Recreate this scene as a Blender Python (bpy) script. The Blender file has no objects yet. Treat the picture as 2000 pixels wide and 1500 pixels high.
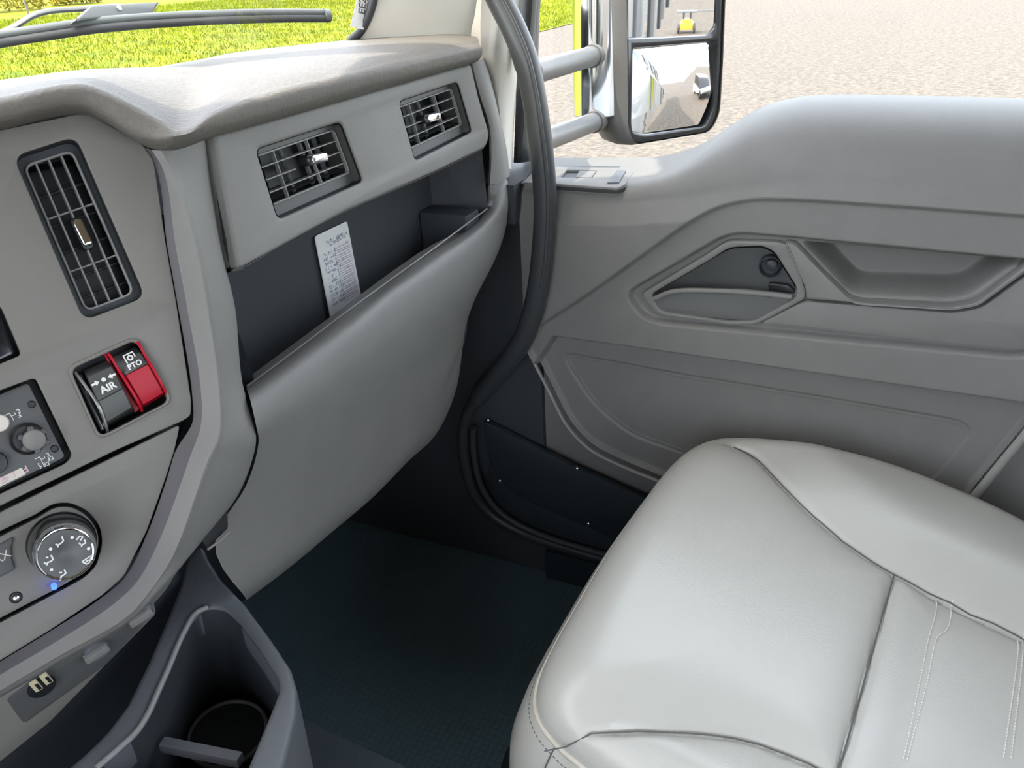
import bpy, math, random
import numpy as np
from mathutils import Vector as V, Matrix
from mathutils.geometry import tessellate_polygon

random.seed(4)
rng = np.random.default_rng(7)
sc = bpy.context.scene
COL = sc.collection

# ------------------------------------------------------------------ camera
# World: camera at the origin, +X to the passenger door, +Y to the truck's nose, +Z up; metres.
F = 1560.0
_X = V((800, 880, -1560)).normalized()
_Y = V((-3760, 630, -1572.8)); _Y = (_Y - _X * _Y.dot(_X)).normalized()
_Z = _X.cross(_Y)
R = Matrix((_X, _Y, _Z))
cam = bpy.data.cameras.new('camera')
cam_ob = bpy.data.objects.new('camera', cam); COL.objects.link(cam_ob)
cam.sensor_fit = 'HORIZONTAL'; cam.sensor_width = 36; cam.lens = 36 * F / 2000
cam.clip_start = 0.02; cam.clip_end = 500
cam_ob.matrix_world = R.to_4x4()
sc.camera = cam_ob

# ------------------------------------------------------------------ sky, sun, exposure
SUN_DIR = V((-0.46, 0.21, 0.86)).normalized()
wd = bpy.data.worlds.new('sky'); sc.world = wd; wd.use_nodes = True
nt = wd.node_tree; bg = nt.nodes['Background']
sky = nt.nodes.new('ShaderNodeTexSky'); sky.sky_type = 'NISHITA'; sky.sun_disc = False
sky.sun_elevation = math.asin(SUN_DIR.z); sky.sun_rotation = math.atan2(SUN_DIR.x, SUN_DIR.y)
sky.altitude = 100; sky.air_density = 1.0; sky.dust_density = 2.5; sky.ozone_density = 1.0
mixn = nt.nodes.new('ShaderNodeMix'); mixn.data_type = 'RGBA'
mixn.inputs[0].default_value = 0.38
mixn.inputs[7].default_value = (9.0, 9.0, 9.0, 1)
nt.links.new(sky.outputs[0], mixn.inputs[6]); nt.links.new(mixn.outputs[2], bg.inputs[0])
bg.inputs[1].default_value = 0.42
sl = bpy.data.lights.new('sun', 'SUN'); sl.energy = 2.5; sl.angle = math.radians(0.6); sl.color = (1, 0.90, 0.76)
so = bpy.data.objects.new('sun', sl); COL.objects.link(so)
so.rotation_euler = SUN_DIR.to_track_quat('Z', 'Y').to_euler()
sc.view_settings.view_transform = 'Standard'; sc.view_settings.look = 'None'
sc.view_settings.exposure = 1.48; sc.view_settings.gamma = 1.0
try: sc.view_settings.use_curve_mapping = False
except Exception: pass
sc.cycles.max_bounces = 10; sc.cycles.diffuse_bounces = 5; sc.cycles.transparent_max_bounces = 16

# ------------------------------------------------------------------ helpers
def ray(px, py):
    return R @ V((px - 1000, 750 - py, -F))
def onx(px, py, x): r = ray(px, py); return r * (x / r.x)
def ony(px, py, y): r = ray(px, py); return r * (y / r.y)
def onz(px, py, z): r = ray(px, py); return r * (z / r.z)

class PL:
    """A plane: point p, normal n (towards the cab's inside), axes u, v."""
    def __init__(s, p, n, u):
        s.p = V(p); s.n = V(n).normalized(); u = V(u)
        s.u = (u - s.n * u.dot(s.n)).normalized(); s.v = s.n.cross(s.u)
    def hit(s, px, py, w=0.0):
        r = ray(px, py); return r * ((s.n.dot(s.p) + w) / s.n.dot(r))
    def uv(s, px, py, w=0.0):
        d = s.hit(px, py, w) - s.p; return (d.dot(s.u), d.dot(s.v))
    def at(s, u, v, w=0.0): return s.p + s.u * u + s.v * v + s.n * w
    def loc(s, P):
        d = V(P) - s.p; return (d.dot(s.u), d.dot(s.v))
    def off(s, w): return PL(s.p + s.n * w, s.n, s.u)

WL = {}
def setp(o, label=None, cat=None, group=None, kind=None):
    if label: o['label'] = label
    if cat: o['category'] = cat
    if group: o['group'] = group
    if kind: o['kind'] = kind
    return o
def thing(name, label, cat, loc, group=None, kind=None, par=None):
    o = bpy.data.objects.new(name, None); COL.objects.link(o)
    o.empty_display_size = .05
    o.location = V(loc); WL[o] = V(loc)
    return setp(o, label, cat, group, kind)

def mk(name, verts, faces, mat, par=None, smooth=35, label=None, cat=None, group=None, kind=None):
    P = np.array([tuple(v) for v in verts], dtype=float) if not isinstance(verts, np.ndarray) else verts
    if par is not None: L = WL[par]
    else:
        lo, hi = P.min(0), P.max(0); L = V(((lo[0]+hi[0])/2, (lo[1]+hi[1])/2, lo[2]))
    me = bpy.data.meshes.new(name)
    me.from_pydata((P - np.array(L)).tolist(), [], faces if not isinstance(faces, np.ndarray) else faces.tolist())
    if smooth:
        me.shade_smooth()
        try: me.set_sharp_from_angle(angle=math.radians(smooth))
        except Exception: pass
    me.materials.append(mat)
    o = bpy.data.objects.new(name, me); COL.objects.link(o)
    if par is not None: o.parent = par
    else: o.location = L
    WL[o] = V(L)
    return setp(o, label, cat, group, kind)

def area(p): return sum(p[i][0]*p[(i+1) % len(p)][1] - p[(i+1) % len(p)][0]*p[i][1] for i in range(len(p))) / 2
def fillet(p, r, n=5):
    if r <= 0: return [tuple(q[:2]) for q in p]
    out = []; N = len(p)
    for i in range(N):
        a, b, c = V(p[i-1][:2]), V(p[i][:2]), V(p[(i+1) % N][:2])
        rr = p[i][2] if len(p[i]) > 2 else r
        d1, d2 = a-b, c-b
        l = min(rr, d1.length*.46, d2.length*.46)
        s, e = b + d1.normalized()*l, b + d2.normalized()*l
        cosang = max(-1, min(1, d1.normalized().dot(d2.normalized())))
        m = n if cosang > -.97 else 1
        if m == 1: out.append(tuple(b)); continue
        for k in range(m+1):
            t = k/m; q = s*(1-t)**2 + b*2*t*(1-t) + e*t*t; out.append((q.x, q.y))
    res = []
    for q in out:
        if not res or (V(q)-V(res[-1])).length > 1e-5: res.append(q)
    return res
def inset(p, d):
    N = len(p); out = []
    for i in range(N):
        a, b, c = V(p[i-1]), V(p[i]), V(p[(i+1) % N])
        e1, e2 = (b-a).normalized(), (c-b).normalized()
        n1, n2 = V((-e1.y, e1.x)), V((-e2.y, e2.x))
        m = n1+n2
        if m.length < 1e-6: m = n1
        m.normalize(); k = d/max(.35, m.dot(n1)); out.append((b.x+m.x*k, b.y+m.y*k))
    return out
def plate_geo(pl, poly, depth, w, bev, holes, nb, back):
    vs, fs = [], []
    loops = []
    for j, lp in enumerate([poly]+holes):
        lp = list(lp)
        if (area(lp) < 0) != (j > 0): lp.reverse()
        loops.append(lp)
    front = []
    for lp in loops:
        rings = []
        if bev > 0:
            for k in range(nb+1):
                th = math.pi/2*k/nb
                rings.append((inset(lp, bev*(1-math.sin(th))), w - bev*(1-math.cos(th))))
        else: rings.append((lp, w))
        if depth > bev: rings.append((lp, w-depth))
        base = []
        for pts, ww in rings:
            base.append(len(vs)); vs += [pl.at(a, b, ww) for a, b in pts]
        n = len(lp)
        for k in range(len(rings)-1):
            for i in range(n):
                i2 = (i+1) % n
                fs.append((base[k]+i, base[k+1]+i, base[k+1]+i2, base[k]+i2))
        front.append((base[0], base[-1], rings[0][0]))
    flat, idx, idb = [], [], []
    for b0, b1, pts in front:
        flat.append([V((q[0], q[1], 0)) for q in pts]); idx += [b0+i for i in range(len(pts))]; idb += [b1+i for i in range(len(pts))]
    for t in tessellate_polygon(flat):
        fs.append(tuple(idx[i] for i in t))
        if back: fs.append(tuple(idb[i] for i in reversed(t)))
    return vs, fs
def plate(name, pl, poly, mat, par=None, depth=.01, w=0., r=0., bev=.001, holes=(), px=True, nb=2, back=True, smooth=35, **kw):
    """A plate with rounded corners, bevelled rim and holes; poly in photo points on the plane (or in plane units with px=False)."""
    cv = (lambda q: (pl.uv(q[0], q[1], w) + tuple(q[2:]))) if px else (lambda q: tuple(q))
    P = fillet([cv(q) for q in poly], r)
    H = []
    for h in holes:
        hp, hr = h if isinstance(h, tuple) and not isinstance(h[0], (int, float)) and isinstance(h[1], (int, float)) else (h, 0)
        H.append(fillet([cv(q) for q in hp], hr))
    vs, fs = plate_geo(pl, P, depth, w, bev, H, nb, back)
    return mk(name, vs, fs, mat, par, smooth, **kw)
def circ(c, r, n=32, sx=1., sy=1.): return [(c[0]+r*sx*math.cos(2*math.pi*k/n), c[1]+r*sy*math.sin(2*math.pi*k/n)) for k in range(n)]
def lathe(name, pl, c, prof, mat, par=None, n=48, smooth=35, top=True, **kw):
    vs, fs = [], []
    for (r, w) in prof:
        vs += [pl.at(c[0]+r*math.cos(2*math.pi*k/n), c[1]+r*math.sin(2*math.pi*k/n), w) for k in range(n)]
    for j in range(len(prof)-1):
        for k in range(n):
            k2 = (k+1) % n; fs.append((j*n+k, j*n+k2, (j+1)*n+k2, (j+1)*n+k))
    if top: fs.append(tuple(range((len(prof)-1)*n, len(prof)*n)))
    fs.append(tuple(reversed(range(n))))
    return mk(name, vs, fs, mat, par, smooth, **kw)
def crm(P, k, closed=False):
    """Catmull-Rom through points P, k steps a span."""
    P = [V(p) for p in P]; n = len(P); out = []
    if k <= 1 or n < 3:
        if k <= 1: return P
    for i in range(n if closed else n-1):
        if closed: a, b, c, d = P[i-1], P[i], P[(i+1) % n], P[(i+2) % n]
        else: a, b, c, d = P[max(i-1, 0)], P[i], P[i+1], P[min(i+2, n-1)]
        L = (c-b).length or 1e-9
        la = (b-a).length or L; ld = (d-c).length or L
        m1 = ((c-b)/L + (b-a)/la)*.5*L if i > 0 or closed else (c-b)
        m2 = ((d-c)/ld + (c-b)/L)*.5*L if i < n-2 or closed else (c-b)
        for s in range(k):
            t = s/k; t2, t3 = t*t, t*t*t
            out.append(b*(2*t3-3*t2+1) + m1*(t3-2*t2+t) + c*(-2*t3+3*t2) + m2*(t3-t2))
    if not closed: out.append(P[-1])
    return out
def loft(name, rails, mat, par=None, k=6, kc=4, thick=0., smooth=40, **kw):
    rs = [crm(r, k) for r in rails]
    n = len(rs[0])
    if kc > 1 and len(rs) > 2:
        cols = [crm([r[i] for r in rs], kc) for i in range(n)]
        rs = [[cols[i][j] for i in range(n)] for j in range(len(cols[0]))]
    vs = [p for r in rs for p in r]; m = len(rs)
    fs = [(j*n+i, j*n+i+1, (j+1)*n+i+1, (j+1)*n+i) for j in range(m-1) for i in range(n-1)]
    o = mk(name, vs, fs, mat, par, smooth, **kw)
    if thick:
        s = o.modifiers.new('thick', 'SOLIDIFY'); s.thickness = abs(thick); s.offset = 1 if thick > 0 else -1
    return o
def tube_geo(P, r, n=12, closed=False, vs=None, fs=None, flat=1.):
    vs = [] if vs is None else vs; fs = [] if fs is None else fs
    P = [V(p) for p in P]; N = len(P); rr = r if isinstance(r, (list, tuple)) else [r]*N
    up = V((0, 0, 1)); b0 = len(vs); prev = None
    for i in range(N):
        t = (P[(i+1) % N] - P[i-1]) if (closed or 0 < i < N-1) else (P[1]-P[0] if i == 0 else P[-1]-P[-2])
        t.normalize()
        if prev is None:
            a = up if abs(t.z) < .9 else V((1, 0, 0)); s = t.cross(a).normalized()
        else: s = (prev - t*prev.dot(t)).normalized()
        prev = s; b = t.cross(s)
        for k in range(n):
            q = 2*math.pi*k/n; vs.append(P[i] + (s*math.cos(q) + b*math.sin(q)*flat)*rr[i])
    for i in range(N if closed else N-1):
        i2 = (i+1) % N
        for k in range(n):
            k2 = (k+1) % n; fs.append((b0+i*n+k, b0+i*n+k2, b0+i2*n+k2, b0+i2*n+k))
    if not closed:
        fs.append(tuple(b0+k for k in reversed(range(n)))); fs.append(tuple(b0+(N-1)*n+k for k in range(n)))
    return vs, fs
def tube(name, P, r, mat, par=None, n=12, closed=False, smooth=50, flat=1., **kw):
    vs, fs = tube_geo(P, r, n, closed, flat=flat); return mk(name, vs, fs, mat, par, smooth, **kw)
def boxgeo(c0, c1, vs, fs):
    b = len(vs); (x0, y0, z0), (x1, y1, z1) = c0, c1
    vs += [V(p) for p in ((x0,y0,z0),(x1,y0,z0),(x1,y1,z0),(x0,y1,z0),(x0,y0,z1),(x1,y0,z1),(x1,y1,z1),(x0,y1,z1))]
    fs += [tuple(b+i for i in f) for f in ((0,3,2,1),(4,5,6,7),(0,1,5,4),(1,2,6,5),(2,3,7,6),(3,0,4,7))]
def box(name, c0, c1, mat, par=None, bev=0., **kw):
    if bev:
        (x0, y0, z0), (x1, y1, z1) = c0, c1
        pl = PL(((x0+x1)/2, (y0+y1)/2, z1), (0, 0, 1), (1, 0, 0)); a, b = (x1-x0)/2, (y1-y0)/2
        return plate(name, pl, [(-a,-b),(a,-b),(a,b),(-a,b)], mat, par, depth=z1-z0, r=bev*2, bev=bev, px=False, **kw)
    vs, fs = [], []; boxgeo(c0, c1, vs, fs); return mk(name, vs, fs, mat, par, 0, **kw)
def rect(u0, v0, u1, v1): return [(u0, v0), (u1, v0), (u1, v1), (u0, v1)]
def ribbon(name, pl, lines, wid, w, mat, par, **kw):
    vs, fs = [], []
    for L in lines:
        b = len(vs); L = [V(q[:2]) for q in L]; n = len(L)
        for i in range(n):
            t = (L[min(i+1, n-1)] - L[max(i-1, 0)]).normalized(); s = V((-t.y, t.x))*wid/2
            for q in (L[i]+s, L[i]-s): vs.append(pl.at(q.x, q.y, w))
        for i in range(n-1): fs.append((b+2*i, b+2*i+1, b+2*i+3, b+2*i+2))
    return mk(name, vs, fs, mat, par, 0, **kw)
def text(name, s, pl, c, size, w, mat, par, ang=0., align='CENTER', flip=False, space=1., bold=0., **kw):
    cu = bpy.data.curves.new('t', 'FONT'); cu.body = s; cu.size = size; cu.align_x = align; cu.align_y = 'CENTER'
    cu.space_line = space; cu.offset = bold; cu.resolution_u = 2
    ob = bpy.data.objects.new('t', cu); COL.objects.link(ob)
    dg = bpy.context.evaluated_depsgraph_get()
    me = bpy.data.meshes.new_from_object(ob.evaluated_get(dg))
    ca, sa = math.cos(ang), math.sin(ang)
    vs = []
    for q in me.vertices:
        x, y = (-q.co.x if flip else q.co.x), q.co.y
        vs.append(pl.at(c[0]+x*ca-y*sa, c[1]+x*sa+y*ca, w))
    fs = [tuple(p.vertices) for p in me.polygons]
    bpy.data.objects.remove(ob); bpy.data.curves.remove(cu); bpy.data.meshes.remove(me)
    return mk(name, vs, fs, mat, par, 0, **kw)

# ------------------------------------------------------------------ materials
def mat(name, col, rough=.5, spec=.5, metal=0., grain=0., gscale=700., var=0., vscale=6., coat=0., trans=0., emit=None):
    m = bpy.data.materials.new(name); m.use_nodes = True
    t = m.node_tree; b = t.nodes['Principled BSDF']
    b.inputs['Base Color'].default_value = (*col, 1); b.inputs['Roughness'].default_value = rough
    b.inputs['Specular IOR Level'].default_value = spec; b.inputs['Metallic'].default_value = metal
    b.inputs['Coat Weight'].default_value = coat; b.inputs['Transmission Weight'].default_value = trans
    tc = t.nodes.new('ShaderNodeTexCoord')
    if emit: b.inputs['Emission Color'].default_value = (*emit[0], 1); b.inputs['Emission Strength'].default_value = emit[1]
    if grain:
        n = t.nodes.new('ShaderNodeTexNoise'); n.inputs['Scale'].default_value = gscale; n.inputs['Detail'].default_value = 2
        bp = t.nodes.new('ShaderNodeBump'); bp.inputs['Strength'].default_value = grain; bp.inputs['Distance'].default_value = .001
        t.links.new(tc.outputs['Object'], n.inputs['Vector']); t.links.new(n.outputs['Fac'], bp.inputs['Height'])
        t.links.new(bp.outputs['Normal'], b.inputs['Normal'])
    if var:
        n2 = t.nodes.new('ShaderNodeTexNoise'); n2.inputs['Scale'].default_value = vscale; n2.inputs['Detail'].default_value = 6
        cr = t.nodes.new('ShaderNodeValToRGB')
        cr.color_ramp.elements[0].position = .3; cr.color_ramp.elements[1].position = .7
        cr.color_ramp.elements[0].color = (*[c*(1-var) for c in col], 1); cr.color_ramp.elements[1].color = (*[min(1, c*(1+var)) for c in col], 1)
        t.links.new(tc.outputs['Object'], n2.inputs['Vector']); t.links.new(n2.outputs['Fac'], cr.inputs['Fac'])
        t.links.new(cr.outputs['Color'], b.inputs['Base Color'])
    return m
M = {}
M['plastic'] = mat('grey_plastic', (.170, .166, .155), .52, .28, grain=.25, gscale=900, var=.03, vscale=30)
M['soft'] = mat('soft_grey_dash_skin', (.155, .143, .126), .62, .3, grain=1.0, gscale=230, var=.06, vscale=40)
M['mid'] = mat('mid_grey_plastic', (.092, .098, .106), .5, .35, grain=.2, gscale=900)
M['dark'] = mat('dark_grey_plastic', (.030, .035, .039), .5, .4, grain=.2, gscale=800)
M['black'] = mat('black_plastic', (.012, .013, .014), .4, .4)
M['gloss'] = mat('gloss_black_plastic', (.012, .013, .015), .16, .5)
M['rubber'] = mat('black_rubber', (.030, .031, .032), .45, .4, grain=.15, gscale=500)
M['tube'] = mat('handle_rubber', (.042, .045, .047), .38, .45, grain=.1, gscale=600)
M['panel'] = mat('centre_panel_plastic', (.158, .150, .134), .48, .35, grain=.15, gscale=900, var=.02, vscale=30)
M['seat'] = mat('pale_grey_vinyl', (.42, .415, .375), .30, .45, grain=.18, gscale=500, var=.02, vscale=12)
M['seam'] = mat('seam_shadow_thread', (.09, .09, .085), .8)
M['piping'] = mat('cream_piping', (.50, .47, .40), .4)
M['thread'] = mat('pale_thread', (.72, .70, .63), .6)
M['pillar'] = mat('beige_pillar_trim', (.60, .57, .50), .55, .3, grain=.15, gscale=700)
M['headliner'] = mat('tan_headliner', (.28, .235, .17), .9, .1, grain=.3, gscale=300)
M['carpet'] = mat('black_floor_mat', (.080, .128, .142), .75, .3, grain=.5, gscale=220)
M['kick'] = mat('black_kick_panel', (.018, .026, .030), .6, .3, grain=.5, gscale=600)
M['chrome'] = mat('chrome', (.85, .86, .88), .08, metal=1)
M['satin'] = mat('satin_metal', (.62, .62, .60), .3, metal=1)
M['mirror'] = mat('mirror_glass', (.80, .80, .80), .015, metal=1)
M['white'] = mat('white_print', (.62, .62, .60), .5)
M['cream'] = mat('cream_label', (.58, .52, .46), .5)
M['red'] = mat('red_switch_guard', (.36, .003, .016), .42, .3)
M['blue'] = mat('blue_pilot_light', (.01, .02, .6), .3, emit=((.02, .06, 1.), 2.5))
M['gold'] = mat('gold_contact', (.72, .64, .42), .4, metal=.35)
M['mirrorbody'] = mat('grey_mirror_shell', (.085, .080, .074), .5, .4, grain=.2, gscale=500)
M['arm'] = mat('grey_mirror_arm', (.10, .097, .092), .45, .4)
M['paint'] = mat('white_truck_paint', (.27, .275, .27), .25, .5, coat=.5)
M['bar'] = mat('grille_bar_plastic', (.19, .19, .183), .45)
M['ctl'] = mat('control_face_plastic', (.07, .072, .07), .5)
M['cowl'] = mat('cowl_plastic', (.040, .044, .047), .6, .3)
M['channel'] = mat('dark_bezel_channel', (.078, .074, .078), .55, .3)
M['edge'] = mat('painted_edge_highlight', (.25, .245, .225), .5, .3)  # paler than the door plastic, for the painted ridge highlight
M['lever'] = mat('lever_plastic', (.12, .121, .117), .5, .3)
M['print'] = mat('grey_blue_print', (.20, .21, .30), .6)
M['pink'] = mat('pale_pink_print', (.55, .36, .40), .6)
M['wiper'] = mat('grey_wiper_metal', (.11, .118, .118), .5, .4)
# ------------------------------------------------------------------ cab shell (the setting)
def struct(name, verts, faces, m, smooth=0, label=None):
    return mk(name, verts, faces, m, None, smooth, label=label, kind='structure')
def sbox(name, c0, c1, m, label=None):
    vs, fs = [], []; boxgeo(c0, c1, vs, fs); return struct(name, vs, fs, m, 0, label)
FLOOR = -1.05
# rubber floor mat with a fine honeycomb relief
mm = M['carpet']; t = mm.node_tree
vo = t.nodes.new('ShaderNodeTexVoronoi'); vo.feature = 'DISTANCE_TO_EDGE'; vo.inputs['Scale'].default_value = 95; vo.inputs['Randomness'].default_value = .15
tc = t.nodes.new('ShaderNodeTexCoord'); rp = t.nodes.new('ShaderNodeValToRGB')
rp.color_ramp.elements[0].position = .03; rp.color_ramp.elements[1].position = .12
bp = t.nodes.new('ShaderNodeBump'); bp.inputs['Strength'].default_value = .6; bp.inputs['Distance'].default_value = .002
t.links.new(tc.outputs['Object'], vo.inputs['Vector']); t.links.new(vo.outputs['Distance'], rp.inputs['Fac'])
t.links.new(rp.outputs['Color'], bp.inputs['Height']); t.links.new(bp.outputs['Normal'], t.nodes['Principled BSDF'].inputs['Normal'])
sbox('floor', (-1.12, -1.1, FLOOR-.05), (1.14, 1.0, FLOOR), M['carpet'], 'black rubber floor mat with honeycomb relief')
sbox('wall_front', (-1.1, .98, FLOOR), (1.16, 1.02, -.12), M['dark'], 'dark firewall under the dashboard')
sbox('ceiling', (-1.15, -1.1, .60), (1.2, .50, .66), M['headliner'], 'pale cab headliner')
for nm, c0, c1 in (('wall_back', (-1.12, -1.14, FLOOR), (1.16, -1.1, -.22)), ('wall_back.001', (-1.12, -1.14, .45), (1.16, -1.1, .62)),
                   ('wall_back.002', (-1.12, -1.14, -.22), (-.8, -1.1, .45)), ('wall_back.003', (.98, -1.14, -.22), (1.16, -1.1, .45))):
    sbox(nm, c0, c1, M['headliner'], 'pale cab back wall around the rear window')
sbox('wall_left', (-1.16, -1.1, FLOOR), (-1.12, -.47, .62), M['mid'], 'unseen cab side behind the driver doorway, left open for light')
sbox('wall_left.003', (-1.16, .0, FLOOR), (-1.12, .52, -.24), M['mid'], 'unseen front half of the driver door, added to block low light')  # unseen half door added to keep low light off the front
sbox('wall_left.001', (-1.16, .52, FLOOR), (-1.12, 1.0, -.12), M['dark'], 'cowl side by the driver door')
sbox('wall_right', (1.092, .468, FLOOR), (1.115, 1.0, -.30), M['cowl'], 'grey cowl side panel ahead of the passenger door')
sbox('wall_right.001', (1.13, -1.1, FLOOR), (1.22, -.47, .62), M['mid'], 'cab side behind the passenger door')
sbox('wall_right.002', (1.16, -.47, .50), (1.24, .50, .62), M['pillar'], 'header rail above the passenger window')
sbox('trim_1', (1.076, -1.1, FLOOR), (1.2, .467, -.985), M['kick'], 'black door sill tread')

# windscreen glass: thin pane with a light film of dust
g = bpy.data.materials.new('window_glass'); g.use_nodes = True; t = g.node_tree
for n in list(t.nodes): t.nodes.remove(n)
out = t.nodes.new('ShaderNodeOutputMaterial'); tr = t.nodes.new('ShaderNodeBsdfTransparent'); gl = t.nodes.new('ShaderNodeBsdfGlossy')
gl.inputs['Roughness'].default_value = .02; lw = t.nodes.new('ShaderNodeFresnel'); lw.inputs['IOR'].default_value = 1.35
mx = t.nodes.new('ShaderNodeMixShader'); df = t.nodes.new('ShaderNodeBsdfDiffuse'); df.inputs['Color'].default_value = (.8, .8, .78, 1)
m2 = t.nodes.new('ShaderNodeMixShader'); nz = t.nodes.new('ShaderNodeTexNoise'); nz.inputs['Scale'].default_value = 3
mr = t.nodes.new('ShaderNodeMapRange'); mr.inputs[1].default_value = .35; mr.inputs[2].default_value = .75; mr.inputs[3].default_value = .004; mr.inputs[4].default_value = .03
tr.inputs['Color'].default_value = (.95, .97, .95, 1)
t.links.new(nz.outputs['Fac'], mr.inputs[0]); t.links.new(mr.outputs[0], m2.inputs[0])
t.links.new(lw.outputs[0], mx.inputs[0]); t.links.new(tr.outputs[0], mx.inputs[1]); t.links.new(gl.outputs[0], mx.inputs[2])
t.links.new(mx.outputs[0], m2.inputs[1]); t.links.new(df.outputs[0], m2.inputs[2]); t.links.new(m2.outputs[0], out.inputs[0])
M['glass'] = g
g2 = g.copy(); g2.name = 'side_glass'; M['glass2'] = g2
for n in g2.node_tree.nodes:
    if n.type == 'MAP_RANGE': n.inputs[3].default_value = .0; n.inputs[4].default_value = .004

ZB = -.078
wbase = [onz(px, py, ZB) for px, py in ((0, 153), (150, 134), (330, 126), (470, 98), (610, 82), (690, 76))]
wl = V((-.95, .62, ZB)); wbase = [wl, V((-.5, .80, ZB)), V((.1, .83, ZB))] + wbase
def rake(p): return V((p.x*.96, p.y-float(np.interp(p.x, [-.05, .06, .16, .28, .34, .42, .50, .60, .68, .76, .86], [.01, .04, .18, .19, .16, .12, .13, .115, .18, .17, .04])), .56))  # header line bent to choose which surfaces the sun reaches
WB = crm(wbase, 4)
gl_rails = [[p + V((0, .006, -.03)) for p in WB], [rake(p) for p in WB]]
loft('window_1', gl_rails, M['glass'], k=1, kc=1, label='windscreen glass with a film of dust', kind='structure')

hdr = [rake(p) for p in WB]
loft('ceiling.001', [[V((p.x*1.12, .45, .60)) for p in hdr], [p + V((0, -.03, .012)) for p in hdr], [p + V((0, -.006, -.004)) for p in hdr], [V((p.x, p.y-.03, .66)) for p in hdr]],
     M['headliner'], k=1, kc=1, label='pale windscreen header lining, its edge shaped to steer the sun', kind='structure')
sbox('ceiling.002', (-1.16, .3, .62), (1.24, .47, .68), M['headliner'], 'cab roof front edge')
sbox('wall_left.002', (-1.16, .42, -.12), (-.90, .70, .64), M['pillar'], 'driver side pillar')

sbox('trim_7', (1.035, .476, -.345), (1.2, .80, -.288), M['cowl'], 'dark grey cowl shelf between the dash end and the door ledge')
# ------------------------------------------------------------------ reference planes of the dashboard
PF = PL((.7, .50, -.117), (0, -1, .14), (1, 0, 0))                        # passenger fascia
_h = V((.887, -.443, .117)).normalized(); _d = V((-.084, -.438, -1.016))
_n = _h.cross(-_d).normalized()
PC = PL(ray(300, 290)*.4e-3, _n, _h)                                     # centre panel, turned to the driver
pc = PC.hit; pf = PF.hit

# ------------------------------------------------------------------ dashboard
dash = thing('dashboard', 'grey moulded dashboard with an open passenger tray under two air vents', 'dashboard', (.7, .6, -.55))
# top pad: windscreen edge, crown, lit edge, front lip, underside
A = [(-150, 172), (0, 156), (150, 137), (250, 132), (330, 129), (400, 114), (470, 101), (690, 77), (800, 67), (880, 63), (928, 72)]
B = [(-150, 218), (0, 192), (150, 164), (182, 170), (315, 238), (345, 258), (420, 217), (700, 140), (800, 116), (890, 95), (936, 86)]
B2 = [(-150, 232), (0, 205), (150, 176), (184, 183), (308, 247), (346, 266), (420, 229), (700, 150), (800, 126), (890, 104), (941, 93)]
C = [(-150, 264), (0, 235), (147, 203), (172, 207), (283, 270), (343, 274), (420, 250), (700, 171), (800, 145), (890, 122), (942, 110)]
D = [(-150, 285), (0, 252), (150, 221), (180, 226), (277, 280), (320, 294), (416, 268), (700, 190), (800, 160), (890, 133), (925, 124)]
def padpt(q, i, lo, w, y):
    if i <= 4: return pc(q[0], q[1], w)
    if i == 5: return (pc(q[0], q[1], w) + ony(q[0], q[1], y))/2
    return ony(q[0], q[1], y)
rA = [onz(px, py, -.080) for px, py in A[:-3]] + [ony(x, y, d) for (x, y), d in zip(A[-3:], (.580, .555, .520))]
rB = [padpt(q, i, 0, .030, .484) for i, q in enumerate(B)]
rB2 = [padpt(q, i, 0, .034, .479) for i, q in enumerate(B2)]
rC = [padpt(q, i, 0, .030, .480) for i, q in enumerate(C)]
rD = [padpt(q, i, 0, .004, .503) for i, q in enumerate(D)]
rE = [pc(x, y+14, -.022) if i <= 5 else ony(x, y+3, .535) for i, (x, y) in enumerate(D)]
rM = [a.lerp(b, .5) + V((0, 0, .004)) for a, b in zip(rA, rB)]
rM2 = [a.lerp(b, .85) + V((0, 0, .003)) for a, b in zip(rA, rB)]
rB0 = [b + (a-b).normalized()*.006 + V((0, 0, .0005)) for a, b in zip(rA, rB)]
rC0 = [c + (b-c).normalized()*.004 for b, c in zip(rB2, rC)]
rC1 = [c + (d-c).normalized()*.004 for d, c in zip(rD, rC)]
loft('top_pad', [rA, rM, rM2, rB0, rB, rB2, rC0, rC1, rD, rE], M['soft'], dash, k=5, kc=3, smooth=50)
# strip closing the pad against the windscreen
loft('defroster_strip', [[p + V((0, .045, -.02)) for p in rA], [p + V((0, .004, -.001)) for p in rA]], M['dark'], dash, k=4, kc=1)

# fascia with the two vent openings
V1 = [(502, 292), (667, 238), (710, 354), (545, 428)]
V2 = [(781, 199), (895, 160), (923, 257), (812, 313)]
FAS = [(420, 265), (920, 124), (935, 188), (957, 262, .02), (951, 287, .01), (850, 336), (677, 412), (476, 522), (466, 524, .010)]
plate('fascia_panel', PF, FAS, M['plastic'], dash, depth=.035, r=.003, bev=.0035, nb=3,
      holes=[(V1, .007), (V2, .007)], back=False)
# roll-under of the fascia into the tray
lowedge = [(461, 525), (476, 522), (560, 473), (677, 412), (851, 336), (951, 287)]
le = [pf(x, y, 0) for x, y in lowedge]
loft('fascia_underside', [[p - PF.n*.003 for p in le], [p - PF.n*.007 + V((0, 0, -.0025)) for p in le], [p - PF.n*.014 + V((0, 0, -.0035)) for p in le], [p - PF.n*.04 + V((0, 0, -.001)) for p in le]], M['plastic'], dash, k=4, kc=3)
tube('seam_gap_shade', [pf(x, y, -.010) for x, y in ((414, 266), (432, 367), (449, 470), (461, 528))], .0065, M['rubber'], dash, 8)  # black tube paints the shade in the gap beside the fascia
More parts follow.
